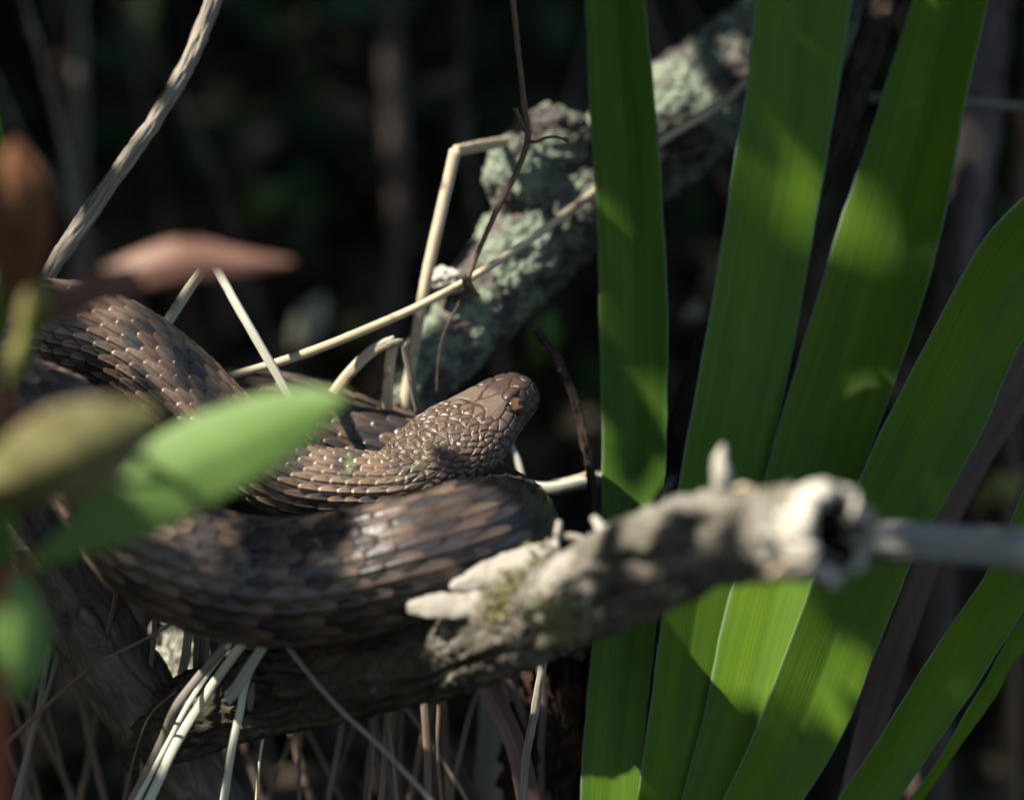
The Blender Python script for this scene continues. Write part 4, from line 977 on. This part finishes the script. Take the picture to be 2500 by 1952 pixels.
for q, (px, py, dd, lw, ang, mt, lb) in enumerate([
    (750, 790, .40, 62, 1.1, 'pale_straw', 'pale blurred leaf low behind the long tan stem'),
    (1070, 215, .42, 46, .3, 'dry_leaf', 'dim pinkish leaf blurred high behind the reed'),
    (850, 270, .45, 55, -.5, 'dry_leaf', 'dim brown leaf blurred beside the slim trunk'),
    (620, 360, .48, 60, .5, 'grey_straw', 'grey blurred leaf in the dark bank, high left'),
    (860, 800, .40, 34, .9, 'bud_leaf', 'yellow-green blurred leaf low behind the long tan stem'),
    (1330, 830, .22, 60, 1.3, 'green_leaf', 'soft green leaf blurred behind the snake snout'),
    (1740, 690, .20, 56, 1.2, 'grey_straw', 'grey leaf blurred between the first two green blades'),
    (1700, 760, .22, 36, .8, 'pale_straw', 'small pale leaf blurred between the first two green blades'),
    (2440, 1190, .25, 60, .6, 'bud_leaf', 'yellowish leaf blurred behind the dead brown blade'),
    (640, 500, .50, 60, .7, 'green_leaf', 'dull green leaf blurred in the dark bank'),
    (930, 930, .30, 50, .2, 'dry_leaf', 'brown leaf blurred behind the bent grass')]):
    dx, dy = math.cos(ang) * lw, -math.sin(ang) * lw
    L, R = leaf_edges([(px - dx * 1.3, py - dy * 1.3, dd), (px - dx * .5, py - dy * .5, dd - .008), (px + dx * .4, py + dy * .4, dd - .012), (px + dx * 1.3, py + dy * 1.3, dd - .006)], [6, lw * .7, lw * .75, 4], .3 * (-1) ** q)
    tag(ribbon('blurred_leaf', L, R, M[mt], fold=.2, curl=.1, thick=.0008, na=12, step=.004), lb, 'leaf')

rb = np.random.default_rng(77)
for q in range(16):                       # thin bare twigs tangled in the dark behind
    x0 = rb.uniform(0, 2450); dd = rb.uniform(.22, .55); tl = rb.normal() * 260
    o = bg_stem('bare_twig', 'thin bare twig lost in the blur of the bank behind', [(x0 + tl, -200, dd), (x0 + tl * .5 + rb.normal() * 40, 300, dd), (x0 + rb.normal() * 40, 800, dd), (x0 - tl * .5, 1400, dd), (x0 - tl * .7, 1900, dd)], [rb.uniform(7, 15)] * 5, ['trunk_bark', 'twig', 'grey_straw'][q % 3], 'twig')
    o['group'] = 'bare twigs in the blur behind'
def leaf_cloud(centres, normals, sizes, rs, aspect=.5):
    """many small folded leaves as plain geometry: 4 triangles each"""
    n = len(centres)
    t = np.cross(normals, rs.normal(size=(n, 3))); t /= np.linalg.norm(t, axis=1)[:, None] + 1e-9
    b = np.cross(normals, t)
    L = sizes[:, None]; Wd = L * aspect
    v = np.stack([centres - t * L, centres - t * L * .2 + b * Wd + normals * L * .12, centres + t * L, centres - t * L * .2 - b * Wd + normals * L * .12, centres + t * L * .45 + b * Wd * .7 + normals * L * .08, centres + t * L * .45 - b * Wd * .7 + normals * L * .08], 1)
    V = v.reshape(-1, 3)
    o = np.arange(n)[:, None] * 6
    Tm = np.array([[0, 1, 4], [0, 4, 2], [0, 2, 5], [0, 5, 3]])
    F = (o[:, None, :] + Tm[None]).reshape(-1, 3)
    suv = np.tile(np.array([[0, 0, 0], [.4, .5, .5], [1, 0, 0], [.4, -.5, -.5], [.7, .35, .35], [.7, -.35, -.35]]), (n, 1)) * np.repeat(sizes, 6)[:, None]
    suv[:, 0] += np.repeat(rs.uniform(0, 9, n), 6)
    return V, F, suv
# dead leaves and scraps lying on the ground and the bank
rs = np.random.default_rng(21)
n = 9000
x = rs.uniform(-.7, .7, n); y = rs.uniform(-.25, 1.4, n)
z = ground_z(x, y) + .006 + .01 * rs.random(n) + .03 * np.exp(-((x / 1.5) ** 2 + ((y - .4) / 1.5) ** 2)) * fbm(np.column_stack([x, y, 0 * x]) * 6, 4)
nm = np.column_stack([rs.normal(size=n) * .6, -0.5 + rs.normal(size=n) * .6, np.ones(n)]); nm /= np.linalg.norm(nm, axis=1)[:, None]
V, F, suv = leaf_cloud(np.column_stack([x, y, z]), nm, rs.uniform(.008, .028, n), rs)
mlit = fibre_mat('litter', [(.25, (.008, .007, .004)), (.45, (.028, .023, .013)), (.6, (.07, .056, .036)), (.8, (.15, .125, .09))], along=3, across=60, rough=.9)
tag(mesh_obj('leaf_litter', V, F, mlit, smooth=False, attrs={'suv': suv}), 'dark dead leaves covering the ground and bank', kind='stuff')
# shrubby undergrowth on the bank, in deep shade
n = 5200
x = rs.uniform(-.8, .8, n); y = rs.uniform(.45, 1.3, n)
z = ground_z(x, y) + rs.uniform(.0, .16, n)
V, F, suv = leaf_cloud(np.column_stack([x, y, z]), (lambda q: q / np.linalg.norm(q, axis=1)[:, None])(rs.normal(size=(n, 3)) + [0, -.4, .6]), rs.uniform(.008, .022, n), rs)
mu = leaf_mat('undergrowth', [(.3, (.009, .024, .007)), (.5, (.022, .05, .015)), (.7, (.05, .085, .035))], along=50, across=50, trans=.15)
tag(mesh_obj('undergrowth', V, F, mu, smooth=False, attrs={'suv': suv}), 'dark low leaves growing over the bank', kind='stuff')
# sunlit scraps of straw in the gap beside the limb
parts = []
for q in range(120):
    px, py, dd = 445 + rs.normal() * 42, 1600 + rs.normal() * 60, .056 + rs.random() * .018
    p0 = P(px, py, dd); a = cvec(rs.normal(), rs.normal() * 1.6, rs.normal() * .6); bb = cvec(*rs.normal(size=3)); ln = rs.uniform(.001, .006)
    parts.append(tube_data([p0 - a * ln, p0 + bb * ln * .3, p0 + a * ln], [.0003, rs.uniform(.0004, .0009), .0002], seg=6, n=7, flat=.4))
V, F, suv = merge(parts)
tag(mesh_obj('straw_scraps', V, F, M['pale_straw'], attrs={'suv': suv}), 'bright chaff in the gap beside the limb', kind='stuff')

# ------------------------------------------------------------------ unseen bush added overhead, its gaps shaped to place the sun patches
def build_shade_bush():
    root = thing('unseen_shade_bush', 'unseen leafy bush added over the log, shaped to dapple its light', 'bush')
    sa = np.cross(SUN, [0, 0, 1.]); sa /= np.linalg.norm(sa); sb = np.cross(SUN, sa)
    gaps = []                              # where the sun gets through: photo pixel, depth, radius in pixels
    for g in LIGHT_GAPS: 
        X = P(g[0], g[1], g[2]); gaps.append((X @ sa, X @ sb, pxr(g[3]), g[2]))
    gaps = np.array(gaps)
    soft = np.array([(P(*g[:3]) @ sa, P(*g[:3]) @ sb, pxr(g[3])) for g in SOFT_GAPS])
    r_ = np.random.default_rng(31)
    C, N, S = [], [], []
    def layer(n, ext, dmin, dmax, smin, smax, near):
        a = r_.uniform(-ext, ext, n) ; b = r_.uniform(-ext, ext, n) ; dist = r_.uniform(dmin, dmax, n); sz = r_.uniform(smin, smax, n)
        nn = r_.normal(size=(n, 3)) * .45 + SUN
        nn /= np.linalg.norm(nn, axis=1)[:, None]
        c = sa * a[:, None] + sb * b[:, None] + SUN * dist[:, None]
        ok = np.ones(n, bool)
        for ga, gb, gr, gd in gaps:
            ok &= np.hypot(a - ga, b - gb) > gr + sz * (.3 if gd > .3 else .6 if near else .85)
        if near:
            for ga, gb, gr in soft: ok &= np.hypot(a - ga, b - gb) > gr
        px, py, d = project(c)
        mg = 260
        ok &= ~((d > 0) & (px > -mg) & (px < 2500 + mg) & (py > -mg) & (py < 1952 + mg))
        ok &= c[:, 2] > ground_z(c[:, 0], c[:, 1]) + .05
        ok &= np.linalg.norm(c - CAM, axis=1) > .25
        C.append(c[ok]); N.append(nn[ok]); S.append(sz[ok])
    layer(14500, .55, .42, .75, .010, .018, True)
    layer(18500, 1.7, 1.5, 2.6, .026, .052, False)
    # added leaf dome that dims the sky, open to camera, thinned at right
    n = 7000
    v = r_.normal(size=(n, 3)); v[:, 2] = np.abs(v[:, 2]) + .12; v /= np.linalg.norm(v, axis=1)[:, None]
    c = v * r_.uniform(1.25, 2.2, n)[:, None] + np.array([0, .15, 0])
    al = c @ SUN; perp = np.linalg.norm(c - al[:, None] * SUN, axis=1)
    px, py, d = project(c)
    ok = ~((al > 0) & (perp < .75)) & ~((d > 0) & (px > -400) & (px < 2900) & (py > -400) & (py < 2400)) & (c[:, 2] > ground_z(c[:, 0], c[:, 1]) + .05)
    ok &= ~((v[:, 1] < -.40) & (v[:, 2] < .70))
    ok &= ~((v[:, 0] > .15) & (v[:, 1] < .5) & (r_.random(n) < .75))  # thinned so more skylight reaches the green blades
    nn = v + r_.normal(size=(n, 3)) * .4; nn /= np.linalg.norm(nn, axis=1)[:, None]
    C.append(c[ok]); N.append(nn[ok]); S.append(r_.uniform(.05, .09, n)[ok])
    C_, N_, S_ = np.vstack(C), np.vstack(N), np.concatenate(S)
    V, F, suv = leaf_cloud(C_, N_, S_, r_)
    tag(mesh_obj('foliage', V, F, M['canopy'], root, smooth=False, attrs={'suv': suv}), kind='stuff')
    base = np.array([-.9, .55, float(ground_z(-.9, .55))])
    for k in range(7):
        e = sa * r_.uniform(-.5, .5) + sb * r_.uniform(-.5, .5) + SUN * r_.uniform(.85, 1.1)
        m = base * .35 + e * .65 + np.array([0, .1, .35])
        tube('branch', [base + r_.normal(size=3) * .02, m, e], [.012, .008, .003], M['trunk_bark'], root, seg=10, step=.02)
LIGHT_GAPS = [
    (1230, 960, .0, 120), (1120, 1000, .0, 110), (1010, 1060, .0, 90), (1130, 1090, .0, 80),
    (800, 1010, .03, 90), (900, 1020, .03, 70), (680, 950, .03, 70), (600, 930, .03, 40),
    (500, 920, .0, 76), (440, 890, .0, 66), (560, 1000, .0, 64), (370, 820, .0, 50), (300, 790, .0, 24),
    (700, 870, .02, 26), (800, 840, .02, 26), (620, 800, .006, 24), (660, 880, .006, 24), (760, 860, .02, 24),
    (560, 1262, -.05, 26), (510, 1235, -.05, 20),
    (1090, 1380, -0.048, 46), (1160, 1340, -0.048, 34),
    (1050, 1480, -0.064, 60), (1180, 1440, -0.066, 70), (1300, 1420, -0.072, 70), (1400, 1430, -0.094, 70), (1380, 1340, -0.068, 40), (1460, 1280, -0.088, 26),
    (1540, 1270, -0.100, 60), (1640, 1220, -0.120, 60), (1760, 1180, -0.134, 60), (1880, 1220, -0.152, 60), (1960, 1230, -0.168, 60), (2040, 1240, -0.168, 60), (1960, 1330, -0.168, 60), (2100, 1330, -0.168, 60), (1880, 1380, -0.172, 40),
    (2200, 1300, -0.096, 24), (2320, 1310, -0.100, 24), (850, 1200, -.018, 50), (940, 1205, -.018, 50), (760, 1190, -.018, 40),
    (500, 635, -.197, 46), (580, 640, -.197, 40), (670, 640, -.197, 34),
    (790, 975, -.200, 76), (720, 1010, -.197, 66), (640, 1060, -.194, 56), (560, 1100, -.192, 44), (560, 1210, -.19, 12), (440, 1265, -.19, 12),
    (260, 1070, -.25, 32), (180, 1100, -.247, 32), (330, 1045, -.252, 30), (110, 1135, -.24, 26),
    (45, 400, -.208, 24), (80, 790, -.21, 20),
    (515, 1685, -.016, 26), (490, 1720, -.016, 26), (465, 1755, -.016, 24), (430, 1750, -.016, 24), (405, 1800, -.014, 24), (575, 1780, -.02, 24),
    (440, 1550, .062, 34), (445, 1600, .062, 36), (450, 1650, .062, 26),
    (470, 130, .03, 10), (740, 790, .4, 95), (965, 470, .42, 44), (955, 170, .42, 40), (1070, 215, .42, 34), (960, 340, .42, 22),
    (1640, 180, .092, 34), (1320, 480, .07, 34), (1200, 680, .062, 30), (1250, 420, .068, 26), (1080, 680, .055, 26), (1090, 450, .045, 20), (1070, 560, .045, 20), (1045, 680, .045, 18), (1150, 360, .05, 22),
    (950, 860, .026, 24), (1000, 900, .024, 16), (950, 960, .03, 20), (1400, 1190, .047, 36), (1265, 1150, .046, 20), (1350, 1190, .047, 26),
]
_rg = np.random.default_rng(55)
LIGHT_GAPS += [(_rg.uniform(0, 2500), _rg.uniform(0, 1100), _rg.uniform(.35, .65), _rg.uniform(8, 26)) for _ in range(18)]   # flecks of sun on the bank
SOFT_GAPS = [   # thinner leaf cover: only the high leaves, so soft patches
    (1850, 500, .035, 150), (1800, 950, .03, 150), (2150, 500, .035, 150), (2100, 850, .03, 150), (2380, 700, .012, 170), (1545, 850, .032, 110), (1700, 1500, .02, 150), (2000, 1620, .015, 150), (2300, 1550, .005, 150),
    (1330, 560, .08, 160), (1180, 780, .07, 130), (1500, 330, .09, 160), (1650, 250, .1, 120), (1450, 480, .04, 60),
    (400, 260, .028, 60), (300, 410, .026, 60), (190, 560, .025, 60), (470, 130, .03, 60), (110, 680, .024, 50),
    (1500, 1350, -0.104, 90), (1650, 1300, -0.124, 110), (1800, 1290, -0.144, 110), (1950, 1380, -0.168, 90), (2300, 1340, -0.100, 100), (2450, 1340, -0.104, 80),
    (1280, 250, .02, 60), (1230, 480, .024, 60), (880, 1180, -.006, 80), (1000, 1170, -.006, 70), (760, 1170, -.006, 60),
    (1350, 850, .2, 120), (1400, 1000, .25, 100), (2400, 1100, .06, 120), (2350, 400, .18, 150),
]
build_shade_bush()
